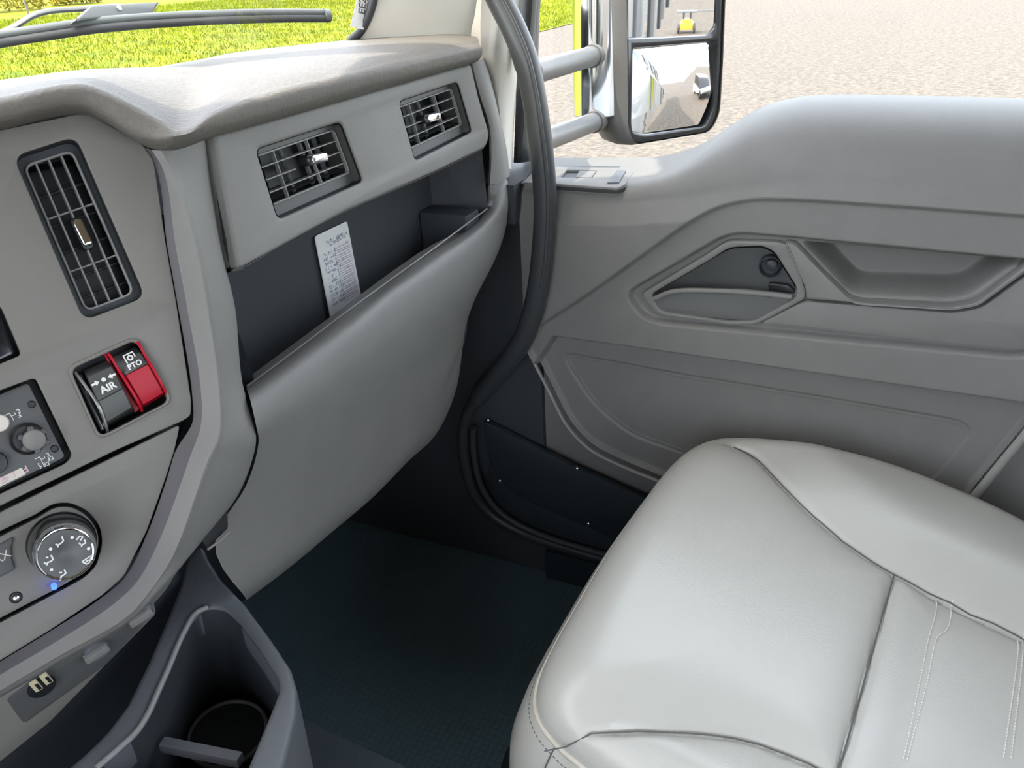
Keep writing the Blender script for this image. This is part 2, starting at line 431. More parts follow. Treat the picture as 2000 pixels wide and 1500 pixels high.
# end cap right of the fascia
capi = [(922, 124), (938, 188), (956, 245), (960, 290), (957, 361)]
capm = [(932, 119), (951, 175), (970, 240), (976, 290), (974, 358)]
capo = [(941, 115), (954, 150), (973, 225), (986, 290), (991, 347)]
loft('end_cap', [[pf(x, y, -.03) for x, y in capi], [pf(x, y, 0) for x, y in capi], [pf(x, y, .002) for x, y in capm], [pf(x, y, -.006) for x, y in capo], [pf(x, y, -.06)+V((.008, 0, 0)) for x, y in capo]],
     M['plastic'], dash, k=4, kc=3)
plate('tray_end_filler', PL((.98, .522, -.25), (0, -1, 0), (1, 0, 0)), [(938, 215), (980, 235), (992, 345), (978, 420), (940, 425)], M['cowl'], dash, depth=.004, bev=0)
# open tray
BK = .572
def q3(name, pts, m, par=dash, **kw): return mk(name, [V(p) for p in pts], [tuple(range(len(pts)))], m, par, 0, **kw)
vs, fs = [], []
vs += [V(p) for p in ((.480, .480, -.385), (.996, .497, -.385), (.966, BK, -.385), (.475, BK, -.385), (.482, .507, -.185), (1.0, .507, -.185), (.966, BK, -.185), (.475, BK, -.185))]
fs += [(0, 1, 2, 3), (3, 2, 6, 7), (1, 5, 6, 2), (0, 3, 7, 4), (4, 7, 6, 5)]
mk('tray_liner', vs, fs, M['cowl'], dash, 0)
box('tray_ledge', (.925, .496, -.384), (.961, BK-.001, -.302), M['dark'], dash, bev=.002)
lathe('tray_bulb', PL((.80, .53, -.186), (0, 0, -1), (1, 0, 0)), (0, 0), [(.009, 0), (.009, .006), (.005, .009)], M['black'], dash, 20)
# lower panel with the rolled lip
LP = [
 [(478, 742, .510), (600, 652, .510), (663, 606, .512), (760, 534, .515), (816, 495, .516), (948, 399, .520), (953, 380, .520), (954, 364, .520)],
 [(482, 755, .492), (600, 667, .492), (663, 619, .494), (760, 548, .497), (816, 508, .498), (951, 408, .500), (957, 390, .500), (957, 362, .500)],
 [(482, 760, .476), (600, 673, .476), (663, 625, .477), (760, 555, .481), (816, 514, .483), (955, 414, .490), (966, 390, .492), (974, 358, .494)],
 [(490, 785, .455), (600, 705, .455), (690, 635, .456), (760, 580, .460), (850, 512, .466), (962, 428, .476), (982, 395, .482), (990, 350, .490)],
 [(500, 830, .448), (600, 762, .448), (700, 690, .448), (780, 628, .452), (870, 555, .458), (968, 465, .470), (990, 420, .478), (993, 385, .486)],
 [(505, 865, .456), (600, 820, .456), (710, 745, .456), (800, 675, .460), (880, 606, .466), (955, 525, .474), (977, 483, .480), (988, 440, .486)],
 [(480, 950, .474), (590, 910, .474), (720, 820, .476), (810, 742, .480), (870, 676, .484), (925, 590, .488), (944, 545, .490), (965, 500, .490)],
 [(420, 1050, .486), (560, 1010, .488), (700, 920, .490), (800, 835, .494), (860, 765, .496), (902, 660, .500), (910, 620, .500), (928, 570, .500)],
 [(480, 1168, .500), (560, 1108, .502), (650, 1034, .504), (735, 962, .506), (800, 895, .508), (858, 835, .512), (893, 750, .514), (906, 650, .514)],
 [(480, 1168, .53), (560, 1108, .532), (650, 1034, .534), (735, 962, .536), (800, 895, .538), (858, 835, .542), (893, 750, .544), (906, 650, .534)]]
loft('lower_panel', [[ony(*q) for q in r] for r in LP], M['plastic'], dash, k=5, kc=5, smooth=55)
# seam line along the lip
tube('lip_bead', crm([ony(x, y, d-.004) for x, y, d in LP[1][:6]], 4), .0011, M['bar'], dash, 6)
# little latch finger and slot at the lower left of the panel
plate('latch_pocket', PL(ony(430, 1025, .468), (0, -1, .25), (1, 0, 0)), [(392, 1052), (424, 1015), (442, 995), (445, 1000), (446, 1032), (405, 1072)], M['black'], dash, depth=.004, bev=.0008, r=.002)
tube('latch_edge', [ony(406, 1073, .4625), ony(430, 1056, .4625), ony(448, 1038, .4625)], .0012, M['plastic'], dash, 6)

# centre bezel: inner edge, chamfer, ridge, outer face
S0 = [(283, 288), (300, 312), (327, 480), (347, 592), (377, 784), (376, 826), (344, 880), (327, 934), (290, 1037), (244, 1128), (202, 1165), (100, 1232), (0, 1293), (-90, 1350)]
S1 = [(296, 293), (318, 330), (343, 480), (364, 592), (394, 784), (391, 838), (372, 890), (354, 942), (309, 1060), (268, 1135), (224, 1178), (105, 1256), (0, 1318), (-90, 1375)]
S2 = [(315, 294), (345, 350), (383, 480), (404, 592), (430, 784), (428, 850), (406, 900), (385, 960), (338, 1085), (300, 1145), (250, 1203), (117, 1280), (0, 1349), (-90, 1402)]
S3 = [(400, 273), (410, 350), (436, 500), (459, 600), (473, 745), (500, 850), (492, 900), (462, 972), (394, 1056), (330, 1136), (262, 1208), (120, 1292), (0, 1362), (-90, 1416)]
dS3 = [.506, .505, .498, .488, .474, .452, .460, .470, .474, None, None, None, None, None]
r0 = [pc(x, y, -.004) for x, y in S0]; r0b = [pc(x, y, .002) for x, y in S0]
r1 = [pc(x, y, .007) for x, y in S1]
r2 = [pc(x, y, .012) for x, y in S2]
r3 = [pc(x, y, -.006) if d is None else ony(x, y, d) for (x, y), d in zip(S3, dS3)]
r3[9] = r3[8].lerp(r3[10], .5) if False else pc(330, 1136, -.003)
S4 = [(x+3, y+2) for x, y in S3]
r4 = [p + V((.004, .03, -.004)) if i < 9 else pc(S4[i][0], S4[i][1], -.02) for i, p in enumerate(r3)]
loft('bezel_channel', [r0, r0b, r1], M['channel'], dash, k=6, kc=2, smooth=28)
lp2 = lambda a_, b_, t_: [a.lerp(b, t_) for a, b in zip(a_, b_)]
loft('centre_bezel', [[p - PC.n*.002 for p in r1], r1, lp2(r1, r2, .12), lp2(r1, r2, .88), r2, lp2(r2, r3, .10), [a.lerp(b, .5)+PC.n*.003 for a, b in zip(r2, r3)], r3, r4], M['plastic'], dash, k=6, kc=3, smooth=40)

# body of the dash left of the centre panel and behind the pads (closes the footwell from above)
box('driver_side_body', (-1.1, .66, -.66), (.24, .97, -.125), M['plastic'], dash, bev=.02)
mk('cowl_plate', [V((-1.1, .58, -.122)), V((.27, .60, -.122)), V((.42, .57, -.124)), V((.52, .53, -.126)), V((1.09, .53, -.126)), V((1.09, 1.0, -.122)), V((-1.1, 1.0, -.122))], [(0, 1, 2, 3, 4, 5, 6)], M['dark'], dash, 0)
# ------------------------------------------------------------------ centre panels
CVENT = [(26, 305), (148, 266), (284, 580), (164, 626)]
SWH = [(136, 722), (266, 662), (333, 783), (196, 855)]
DISP = [(-60, 628), (0, 597), (41, 693), (-60, 735)]
MOD = [(-90, 805), (0, 763), (68, 738), (141, 890, .004), (128, 905), (-90, 1006)]
CLI = [(-90, 1076), (0, 1038), (70, 1005), (105, 983), (138, 982), (172, 998), (196, 1030), (200, 1062), (188, 1105), (165, 1128), (121, 1152), (0, 1216), (-90, 1262)]
up = thing('centre_panel', 'warm grey centre dash panel turned to the driver, with vent and switches', 'dash panel', PC.hit(150, 700))
plate('upper_plate', PC, [(-90, 272), (0, 254), (154, 222), (180, 226), (278, 281), (300, 312), (325, 480), (345, 592), (374, 784), (373, 812), (357, 822), (230, 878), (26, 976), (-90, 1032)],
      M['panel'], up, depth=.006, r=.004, bev=.001, holes=[(CVENT, .009), (SWH, .006), (MOD, .003), (DISP, .003)], back=False)
plate('lower_plate', PC, [(-90, 1044), (26, 988), (232, 888), (352, 829), (341, 880), (324, 934), (287, 1037), (242, 1126), (200, 1163), (100, 1230), (0, 1291), (-90, 1345)],
      M['panel'], up, depth=.006, r=.004, bev=.001, holes=[(CLI, .006)], back=False)
plate('backing', PC, [(-95, 265), (150, 226), (285, 290), (374, 800), (350, 850), (290, 1050), (200, 1170), (-95, 1350)], M['black'], up, w=-.045, depth=.003, bev=0)
# side walls of a recess cut in a panel
def wall(name, pl, poly, r, w0, w1, m, par):
    P = fillet([pl.uv(q[0], q[1], 0) for q in poly], r)
    vs = [pl.at(a, b, w0) for a, b in P] + [pl.at(a, b, w1) for a, b in P]; n = len(P)
    return mk(name, vs, [(i, (i+1) % n, n+(i+1) % n, n+i) for i in range(n)], m, par, 40)

# ------------------------------------------------------------------ air vents
def vent(pl, opening, r, label, nlong, ncross, inset_d, vanes, tab_c, tab, lengthwise, rim_m='ctl', group='air vents of the dashboard'):
    c = pl.hit(sum(q[0] for q in opening)/4, sum(q[1] for q in opening)/4)
    t = thing('air_vent', label, 'air vent', c - pl.n*.02, group)
    wall('duct', pl, opening, r, -.001, -.045, M['black'], t)
    plate('duct_back', pl, opening, M['black'], t, depth=.002, w=-.043, bev=0)
    q = [V(pl.uv(x, y)) for x, y in opening]                # TL, TR, BR, BL in plane units
    def P(a, b):
        return (q[0]*(1-a)+q[1]*a)*(1-b) + (q[3]*(1-a)+q[2]*a)*b
    a0, a1, b0, b1 = inset_d
    W = -.010
    g = [P(a0, b0), P(a1, b0), P(a1, b1), P(a0, b1)]
    gin = inset([tuple(x) for x in ([g[0], g[3], g[2], g[1]])], .0016)
    rim = fillet([tuple(x) for x in (g[0], g[3], g[2], g[1])], r*.8)
    rin = inset(rim, .0017)
    vs, fs = plate_geo(pl, rim, .004, W, .0005, [rin], 1, True)
    mk('vent_frame', vs, fs, M['bar'], t, 40)
    plate('duct_rim', pl, [tuple(x) for x in (P(.0, .0), P(0, 1), P(1, 1), P(1, 0))], M[rim_m], t, depth=.003, w=W-.003, r=r, bev=0, px=False, holes=[([tuple(x) for x in g], r*.8)])
    def bar(A, B, wd, w, dp, m, nm):
        d = (B-A).normalized(); s = V((-d.y, d.x))*wd/2
        plate(nm, pl, [tuple(x) for x in (A-s, B-s, B+s, A+s)], m, t, depth=dp, w=w, bev=wd*.25, px=False, nb=1)
    for k in range(1, nlong+1):
        f = k/(nlong+1)
        if lengthwise: X, Y = P(a0+(a1-a0)*f, b0), P(a0+(a1-a0)*f, b1)
        else: X, Y = P(a0, b0+(b1-b0)*f), P(a1, b0+(b1-b0)*f)
        if k == (nlong+1)//2 and tab_c:
            lo, hi = tab_c
            bar(X, X.lerp(Y, lo), .0013, W-.0006, .008, M['bar'], 'louvre'); bar(X.lerp(Y, hi), Y, .0013, W-.0006, .008, M['bar'], 'louvre')
        else: bar(X, Y, .0013, W-.0006, .008, M['bar'], 'louvre')
    for f in ncross:
        if lengthwise: X, Y = P(a0, b0+(b1-b0)*f), P(a1, b0+(b1-b0)*f)
        else: X, Y = P(a0+(a1-a0)*f, b0), P(a0+(a1-a0)*f, b1)
        bar(X, Y, .0012, W-.002, .004, M['bar'], 'cross_bar')
    for f in vanes:
        if lengthwise: X, Y = P(a0, b0+(b1-b0)*f), P(a1, b0+(b1-b0)*f)
        else: X, Y = P(a0+(a1-a0)*f, b0), P(a0+(a1-a0)*f, b1)
        bar(X, Y, (.005 if f < .5 else .007) if not lengthwise else .002, W-.014, .002, M['dark'], 'vane')
    P0, P1 = tab
    A0, B0 = V(pl.uv(*P0, W+.008)), V(pl.uv(*P1, W+.008))
    d = (B0-A0).normalized(); s = V((-d.y, d.x))*(.0034 if lengthwise else .0042)
    tb = plate('adjuster_tab', pl, [tuple(x) for x in (A0-s, B0-s, B0+s, A0+s)], M['chrome'], t, depth=.007, w=W+.008, r=.0033, bev=.0016, px=False, label='bright chrome adjuster tab')
    s2 = s*1.15; e = d*.002
    plate('tab_holder', pl, [tuple(x) for x in (A0-s2-e, B0-s2+e, B0+s2+e, A0+s2-e)], M['black'], t, depth=.012, w=W+.003, r=.005, bev=.001, px=False)
    return t
vent(PF, V1, .007, 'wide passenger air vent nearer the centre bezel, above the paper card', 3, (.27, .66), (-.01, .985, .09, .83), (.18, .45, .68, .86), (.42, .72), ((611, 313), (642, 306)), False)
vent(PF, V2, .007, 'smaller-looking passenger air vent nearest the door end of the dash', 3, (.27, .70), (-.01, .985, .09, .83), (.12, .36, .55, .80), (.45, .7), ((838, 232), (862, 226)), False)
vent(PC, CVENT, .009, 'tall upright air vent in the centre panel above the two rocker switches', 3, (.36, .72), (.09, .91, .045, .955), (.2, .4, .58, .76, .9), (.42, .60), ((149, 427), (174, 479)), True, 'dark')

# ------------------------------------------------------------------ rocker switches
plate('switch_frame', PC, [(128, 717), (268, 654), (340, 784), (193, 862)], M['panel'], up, depth=.004, w=.0022, r=.008, bev=.0015,
      holes=[([(138, 722), (265, 664), (331, 783), (196, 853)], .006)])
wall('switch_well', PC, SWH, .006, 0, -.03, M['gloss'], up)
ps = PC
def rocker(label, tilt, TL, TR, BR, BL, top, mtop, mbot, split):
    t = thing('rocker_switch', label, 'switch', PC.hit((TL[0]+BR[0])/2, (TL[1]+BR[1])/2) - PC.n*.01, 'rocker switches in the centre panel')
    q = [V(PC.uv(*p, .004)) for p in (TL, TR, BR, BL)]
    def P(a, b): return (q[0]*(1-a)+q[1]*a)*(1-b)+(q[3]*(1-a)+q[2]*a)*b
    # profile along the switch: upper half sunk at the top, crest at the split, lower half falling slightly
    st = [0, .12, .3, split-.012, split, split+.012, .8, .94, 1]
    hh = [-.012, -.001, .002, .0045, .0035, .0045, .004, .002, -.008]
    def body(nm, idx, m):
        rails = []
        for a in (0, 0.0, .06, .94, 1., 1.):
            rails.append([])
        for i in idx:
            b, h = st[i], hh[i]
            for j, (a, dh) in enumerate(((0, -.022), (0, -.0012), (.05, 0), (.95, 0), (1, -.0012), (1, -.022))):
                c = P(a, b); rails[j].append(PC.at(c.x, c.y, h+dh if dh > -.02 else -.03))
        o = loft(nm, rails, m, t, k=1, kc=1, smooth=40)
        return o
    body('upper_rocker', range(0, 5), mtop); body('lower_rocker', range(4, 9), mbot)
    hw = PL(PC.p + PC.n*.0052, PC.n, PC.u)
    return t, P
t1, P1_ = rocker('dark grey rocker switch marked AIR with two arrows', 0, (165, 724), (214, 703), (262, 800), (213, 830), None, M['ctl'], M['ctl'], .56)
t2, P2_ = rocker('red rocker switch marked PTO under a clear red guard', 0, (222, 697), (270, 675), (324, 772), (282, 797), None, M['ctl'], M['red'], .36)
def Pu(P, a, b): c = P(a, b); return (c.x, c.y)
def angp(P): a, b = P(0, .2), P(1, .2); return math.atan2(b.y-a.y, b.x-a.x)
def arrow(P, a, s, b, sz):
    c = V(Pu(P, a, b)); d = (P(1, b)-P(0, b)).normalized()*s; n = V((-d.y, d.x))
    return [c-d*sz, c-d*sz*.1], [c-d*sz*.1-n*0, c+d*sz]
hl = .0062
c1 = V(Pu(P1_, .48, .27)); dd = (P1_(1, .27)-P1_(0, .27)).normalized(); nn = V((-dd.y, dd.x))
vs, fs = [], []
def poly2(pts, w, pl=PC):
    b = len(vs); vs.extend(pl.at(p.x, p.y, w) for p in pts); fs.append(tuple(range(b, b+len(pts))))
for sg in (-1, 1):
    o = c1 + dd*sg*.0062
    poly2([o+dd*sg*.003-nn*.0008, o+dd*sg*.003+nn*.0008, o+nn*.0008, o-nn*.0008], hl)
    poly2([o+nn*.0021, o-nn*.0021, o-dd*sg*.003], hl)
poly2([c1+dd*.0016*math.cos(k*.5236)+nn*.0016*math.sin(k*.5236) for k in range(12)], hl)
mk('air_symbol', vs, fs, M['white'], t1, 0)
text('air_lettering', 'AIR', PC, Pu(P1_, .5, .43), .0075, hl+.0006, M['white'], t1, ang=angp(P1_), bold=.00025)
c2 = V(Pu(P2_, .5, .13)); d2 = (P2_(1, .1)-P2_(0, .1)).normalized(); n2 = V((-d2.y, d2.x))
ribbon('pto_symbol', PC, [[c2-d2*.0036-n2*.003, c2-d2*.0036+n2*.0033, c2+d2*.0036+n2*.0033, c2+d2*.0036-n2*.0006],
        [c2+d2*.0017*math.cos(k*.5236)+n2*.0017*math.sin(k*.5236) for k in range(13)]], .0011, .0052, M['white'], t2)
text('pto_lettering', 'PTO', PC, Pu(P2_, .52, .27), .0056, .0062, M['white'], t2, ang=angp(P2_), bold=.0002)
# red guard: thin rails beside the red rocker
for a, nm in ((-.09, 'guard_rail'), (1.06, 'guard_rail')):
    pts = [PC.at(*Pu(P2_, a, b), h) for b, h in ((-.18, -.008), (.0, .004), (.15, .003), (.5, .005), (.9, .004), (1.04, -.004))]
    tube(nm, crm(pts, 3), .0011, M['red'], t2, 6)
plate('guard_side', PC, [Pu(P2_, -.1, -.12), Pu(P2_, -.1, 1.0), Pu(P2_, -.30, 1.02), Pu(P2_, -.18, -.15)], M['red'], t2, depth=.004, w=-.012, bev=.0005, px=False)
# black blank beside the AIR switch, its pale edge highlight modelled as a tube
plate('blank_side', PC, [(140, 730), (160, 726), (212, 832), (203, 846), (196, 846)], M['gloss'], t1, w=-.006, depth=.01, r=.003, bev=.003)
tube('edge_glint', crm([PC.hit(146, 727, -.003), PC.hit(176, 766, .001), PC.hit(196, 800, .003), PC.hit(211, 845, -.004)], 4), .0012, M['satin'], t1, 6)

# ------------------------------------------------------------------ display at the panel's left edge
dsp = thing('display', 'small dark recessed display at the left edge of the photo', 'display', PC.hit(-10, 665) - PC.n*.01)
wall('display_well', PC, DISP, .003, 0, -.02, M['mid'], dsp)
plate('screen', PC, [(-62, 632), (-3, 603), (30, 692), (-62, 730)], M['gloss'], dsp, w=-.012, depth=.004, r=.003, bev=.001)

# ------------------------------------------------------------------ trailer control module
mod = thing('control_module', 'dark control module with a round dial and white print, left edge', 'control', PC.hit(40, 860) - PC.n*.01)
wall('module_well', PC, MOD, .003, 0, -.02, M['black'], mod)
plate('faceplate', PC, [(-90, 816), (0, 770), (55, 747), (128, 893), (-90, 998)], M['ctl'], mod, w=-.004, depth=.014, r=.003, bev=.001)
kc = PC.uv(55, 857, 0); kr = abs(V(PC.uv(96, 857, 0)).x - kc[0])
dial = lathe('dial', PC, kc, [(kr, -.004), (kr, .001), (kr*.96, .003), (kr*.80, .005)], M['black'], mod, 40)
kc2 = PC.uv(67, 860, .016)
for k in range(6):
    a = k*math.pi/3+.35; c = V(kc2); d = V((math.cos(a), math.sin(a))); s = V((-d.y, d.x))*.0021
    plate('grip_rib', PC, [tuple(x) for x in (c+d*kr*.45-s, c+d*kr*.86-s*.9, c+d*kr*.86+s*.9, c+d*kr*.45+s)], M['ctl'], dial, w=.012, depth=.010, r=.0012, bev=.0008, px=False)
lathe('dial_cap', PC, kc2, [(kr*.66, .003), (kr*.64, .014), (kr*.60, .0165), (kr*.42, .018), (kr*.01, .0185)], M['plastic'], dial, 40)
for p in ((62, 790), (107, 877)):
    lathe('screw_hole', PC, PC.uv(*p), [(.0028, -.0036), (.0022, -.0033), (.0015, -.0045)], M['black'], mod, 16)
lathe('white_lens', PC, PC.uv(-2, 827), [(.0065, -.0035), (.0058, -.0015), (.002, -.0010)], M['cream'], mod, 24)
lathe('push_button', PC, PC.uv(-12, 905), [(.0085, -.0035), (.0078, .001), (.003, .0015)], M['black'], mod, 24)
pm = angp(P1_)
plate('label_strip', PC, [(-60, 962), (42, 913), (51, 926), (-60, 980)], M['cream'], mod, w=-.0032, depth=.0006, r=.001, bev=.0002)

# ------------------------------------------------------------------ climate control
cl = thing('climate_control', 'climate control strip with a chrome-ringed air mode knob', 'control', PC.hit(60, 1100) - PC.n*.01)
wall('strip_well', PC, CLI, .006, 0, -.02, M['black'], cl)
plate('strip_plate', PC, [(-90, 1088), (0, 1048), (72, 1012), (108, 990), (138, 989), (168, 1004), (190, 1034), (194, 1062), (182, 1100), (160, 1122), (119, 1146), (0, 1208), (-90, 1254)],
      M['panel'], cl, w=-.002, depth=.008, r=.006, bev=.001)
fw = .046
fc = PC.uv(128, 1082, fw); fr = abs(V(PC.uv(194, 1082, fw)).x - V(PC.uv(62, 1082, fw)).x)*.5
knob = lathe('mode_knob', PC, fc, [(fr*1.34, -.002), (fr*1.32, .001), (fr*1.24, .003), (fr*1.18, .004)], M['gloss'], cl, 64)
lathe('knob_barrel', PC, fc, [(fr*1.28, .002), (fr*1.24, .016), (fr*1.18, .030), (fr*1.14, fw-.011)], M['gloss'], knob, 64)
lathe('chrome_ring', PC, fc, [(fr*1.14, fw-.012), (fr*1.12, fw-.006), (fr*1.05, fw-.0008), (fr*1.0, fw), (fr*.955, fw-.0004)], M['chrome'], knob, 64, top=False, label='polished chrome ring')
lathe('knob_face', PC, fc, [(fr*.955, fw-.003), (fr*.95, fw-.0008), (fr*.40, fw-.0010), (fr*.30, fw-.0022), (fr*.01, fw-.0026)], M['ctl'], knob, 64)
fp = PC.off(fw-.0006)
def fq(px, py): return V(fp.uv(px, py))
sc1 = 5.769
def zz(*pts): return [fq(a/sc1, 960+b/sc1) for a, b in pts]
person = [[(700, 505), (712, 555), (690, 580), (650, 600), (640, 625)]]
lines = [zz((695, 505), (715, 555), (690, 580), (655, 600), (650, 630)), zz((625, 590), (650, 605)),
         zz((575, 715), (598, 765), (575, 785), (535, 800), (528, 830)), zz((515, 745), (545, 740)), zz((495, 800), (520, 815)),
         zz((725, 880), (742, 920), (715, 940), (690, 955), (678, 1000)), zz((665, 915), (700, 910)),
         zz((925, 790), (1020, 725), (1010, 800), (975, 815), (925, 790)), zz((965, 790), (1000, 770)),
         zz((860, 545), (900, 500), (935, 510), (905, 550)), zz((950, 540), (965, 580), (930, 595), (915, 620)), zz((890, 575), (910, 600))]
ribbon('mode_symbols', fp, lines, .0010, .0003, M['white'], cl)
vs, fs = [], []
for a, b in ((570, 647), (812, 517), (998, 643), (580, 880)):
    c = zz((a, b))[0]; poly2([c + V((.0011*math.cos(k*.5236), .0011*math.sin(k*.5236))) for k in range(12)], .0003, fp)
mk('mode_dots', vs, fs, M['white'], cl, 0)
lathe('pilot_light', PC, PC.uv(106, 1148, .010), [(.0020, .001), (.0018, .0105), (.0008, .011)], M['blue'], cl, 12, label='lit blue pilot light')
plate('max_button', PC, [(-70, 1096), (0, 1063), (27, 1048), (22, 1070), (23, 1092), (30, 1112), (0, 1128), (-70, 1164)], M['ctl'], cl, w=.0005, depth=.006, r=.002, bev=.001)
text('max_lettering', 'MAX', PC, PC.uv(-6, 1095, .001), .0085, .0008, M['cream'], cl, ang=pm+.05)
lathe('sensor_lens', PC, PC.uv(31, 1168), [(.0042, -.0018), (.0036, -.0012), (.0033, -.0016)], M['black'], cl, 20)
lathe('sensor_bead', PC, PC.uv(32, 1168), [(.0024, -.0016), (.0019, .0002), (.0006, .0008)], M['satin'], cl, 16)

# ------------------------------------------------------------------ socket strip below the bezel
a0, a1 = pc(0, 1360, -.008), pc(245, 1208, -.008); a2 = pc(100, 1425, -.05)
PU = PL(a0, (a1-a0).cross(a2-a0), a1-a0)
if PU.n.dot(ray(100, 1350)) > 0: PU = PL(a0, -PU.n, a1-a0)
ss = thing('socket_strip', 'grey strip under the centre bezel holding power and USB sockets', 'socket panel', PU.hit(100, 1380))
SLOT = [(9, 1360), (41, 1411), (50, 1412), (205, 1300), (303, 1197), (296, 1158), (262, 1196), (117, 1283), (40, 1330)]
plate('strip_body', PU, [(-90, 1408), (0, 1362), (117, 1290), (255, 1205), (298, 1158), (306, 1200), (205, 1302), (100, 1410), (0, 1490), (-90, 1550)], M['panel'], ss, depth=.02, r=.003, bev=.002)
plate('recess', PU, [(12, 1366), (44, 1411), (52, 1411), (203, 1302), (300, 1200), (294, 1168), (250, 1212), (115, 1292)], M['ctl'], ss, w=.0006, depth=.003, r=.004, bev=.0005)
ec = PU.uv(80, 1338); er = abs(PU.uv(120, 1338)[0]-ec[0])
def socket(px, py, kind, label):
    t = thing('power_socket' if kind else 'usb_socket', label, 'socket', PU.hit(px, py, -.004), 'sockets in the strip under the bezel' if kind else None)
    c = PU.uv(px, py)
    lathe('socket_ring' if not kind else 'hinged_cap', PU, c, [(er*1.0, .0002), (er*.98, .0028), (er*.90, .004), (er*.05, .0042)], M['black'] if not kind else M['mid'], t, 36)
    if kind:
        u0, v0 = PU.uv(px+2, py+10, .006); 
        plate('pull_tab', PU, [(u0-.009, v0-.0035), (u0+.009, v0-.0035), (u0+.009, v0+.0035), (u0-.009, v0+.0035)], M['plastic'], t, w=.0075, depth=.005, r=.0015, bev=.001, px=False)
    else:
        for x, y in ((71, 1341), (91, 1327)):
            u0, v0 = PU.uv(x, y, .005)
            plate('usb_port', PU, rect(u0-.0026, v0-.0062, u0+.0026, v0+.0062), M['gold'], t, w=.0052, depth=.002, r=.0006, bev=.0003, px=False)
            plate('contact_tongue', PU, rect(u0-.0002, v0-.005, u0+.0020, v0+.003), M['black'], t, w=.0056, depth=.002, bev=.0002, px=False)
socket(80, 1338, 0, 'black round double USB socket with two metal ports')
socket(188, 1268, 1, 'capped power socket next to the USB socket')
socket(274, 1198, 1, 'capped power socket at the right tip of the strip')

# ------------------------------------------------------------------ paper card in the tray
PB = PL((.7, BK-.004, -.3), (0, -1, .0), (1, 0, 0))
card = thing('paper_card', 'white printed paper card standing in the open dash tray', 'card', PB.hit(665, 600))
plate('card_sheet', PB, [(615, 462), (678, 432), (708, 590), (646, 622)], M['white'], card, depth=.0012, r=.004, bev=.0003)
q = [V(PB.uv(*p)) for p in ((615, 462), (678, 432), (706, 575), (643, 611))]
def CQ(a, b): return (q[0]*(1-a)+q[1]*a)*(1-b)+(q[3]*(1-a)+q[2]*a)*b
ca = math.atan2((q[1]-q[0]).y, (q[1]-q[0]).x)
def glyphs(name, pl, rows, h, w, m, par):
    """Rows of small print too fine to read: one little stroke block per character."""
    vs, fs = [], []
    r = random.Random(3)
    for a, b in rows:
        a, b = V(a), V(b); d = (b-a); L = d.length; d.normalize(); n = V((-d.y, d.x)); x = 0
        while x < L:
            cw = h*r.uniform(.45, .8)
            if r.random() < .86:
                lo, hi = r.choice(((0, 1), (0, 1), (.0, .65), (.35, 1)))
                for t0, t1, y0, y1 in ((0, .28, lo, hi), (0, 1, .8, 1), (0, 1, .0, .2), (.72, 1, lo, hi), (.3, .7, .4, .6)):
                    if r.random() < .5:
                        k = len(vs)
                        for tx, ty in ((t0, y0), (t1, y0), (t1, y1), (t0, y1)):
                            p = a + d*(x+cw*tx) + n*(h*(ty-.5)); vs.append(pl.at(p.x, p.y, w))
                        fs.append((k, k+1, k+2, k+3))
            x += cw*1.25
    return mk(name, vs, fs, m, par, 0, kind=None)
glyphs('card_heading', PB, [(CQ(.24, .135), CQ(.90, .125)), (CQ(.34, .175), CQ(.88, .165))], .0036, .0004, M['print'], card)
glyphs('card_print', PB, [(CQ(.12, .27+i*.06), CQ((.5, .46, .42, .5, .55, .36, .38, .52, .55, .5, .53, .5)[i], .262+i*.06)) for i in range(12)], .0034, .0004, M['print'], card)
glyphs('card_entries', PB, [(CQ(.58, .25+i*.0601), CQ(.9, .243+i*.0601)) for i in range(12)], .0026, .00042, M['pink'], card)
ribbon('card_rules', PB, [[CQ(.5, .26+i*.0305), CQ(.93, .26+i*.0305)] for i in range(24)], .0006, .0004, M['print'], card)
ribbon('card_divider', PB, [[CQ(.47, .24), CQ(.47, .97)]], .0006, .0004, M['print'], card)

def PV(x, y): return V(PC.uv(x, y))
glyphs('dial_lettering', PC, [(PV(10, 815), PV(36, 803)), (PV(15, 822), PV(37, 812))], .0030, -.0034, M['white'], mod)
glyphs('lower_lettering', PC, [(PV(70, 900), PV(95, 888)), (PV(74, 907), PV(101, 895)), (PV(78, 913), PV(99, 904))], .0028, -.0034, M['white'], mod)
glyphs('label_print', PC, [(PV(-40, 960), PV(45, 919))], .0050, -.0029, M['pink'], mod)
# ------------------------------------------------------------------ passenger door
XF, XG = 1.06, 1.19
PD = PL((XF, 0, -.5), (-1, 0, 0), (0, -1, 0))             # u runs rearwards, v up
door = thing('door_1', 'grey moulded passenger door trim', None, (1.12, 0, -1.0), kind='structure')
beltpx = [(1040, 307), (1120, 308), (1210, 308), (1290, 306), (1340, 295), (1385, 274), (1430, 243), (1475, 214), (1520, 197), (1570, 187), (1640, 184), (1750, 186), (1900, 189), (2050, 193)]
belt = sorted([(onx(x, y, XG).y, onx(x, y, XG).z) for x, y in beltpx])
by, bz = np.array([b[0] for b in belt]), np.array([b[1] for b in belt])
Y0, Y1 = -.46, .475
NY, NZ = 500, 390
ys = np.linspace(Y1, Y0, NY)
ker = np.hanning(25); ker /= ker.sum()
zt = np.interp(ys, by, bz); zt = np.convolve(np.pad(zt, 12, 'edge'), ker, 'valid')
blend = np.clip((ys-.13)/.16, 0, 1); blend = blend*blend*(3-2*blend)        # 1 at the front ledge, 0 on the rear shoulder
zc = zt - (.012*blend + .004*(1-blend))
zs = zc - (.022*blend + .085*(1-blend))
kk = .80*blend + .12*(1-blend)
ZBOT = -1.0
NS = 22
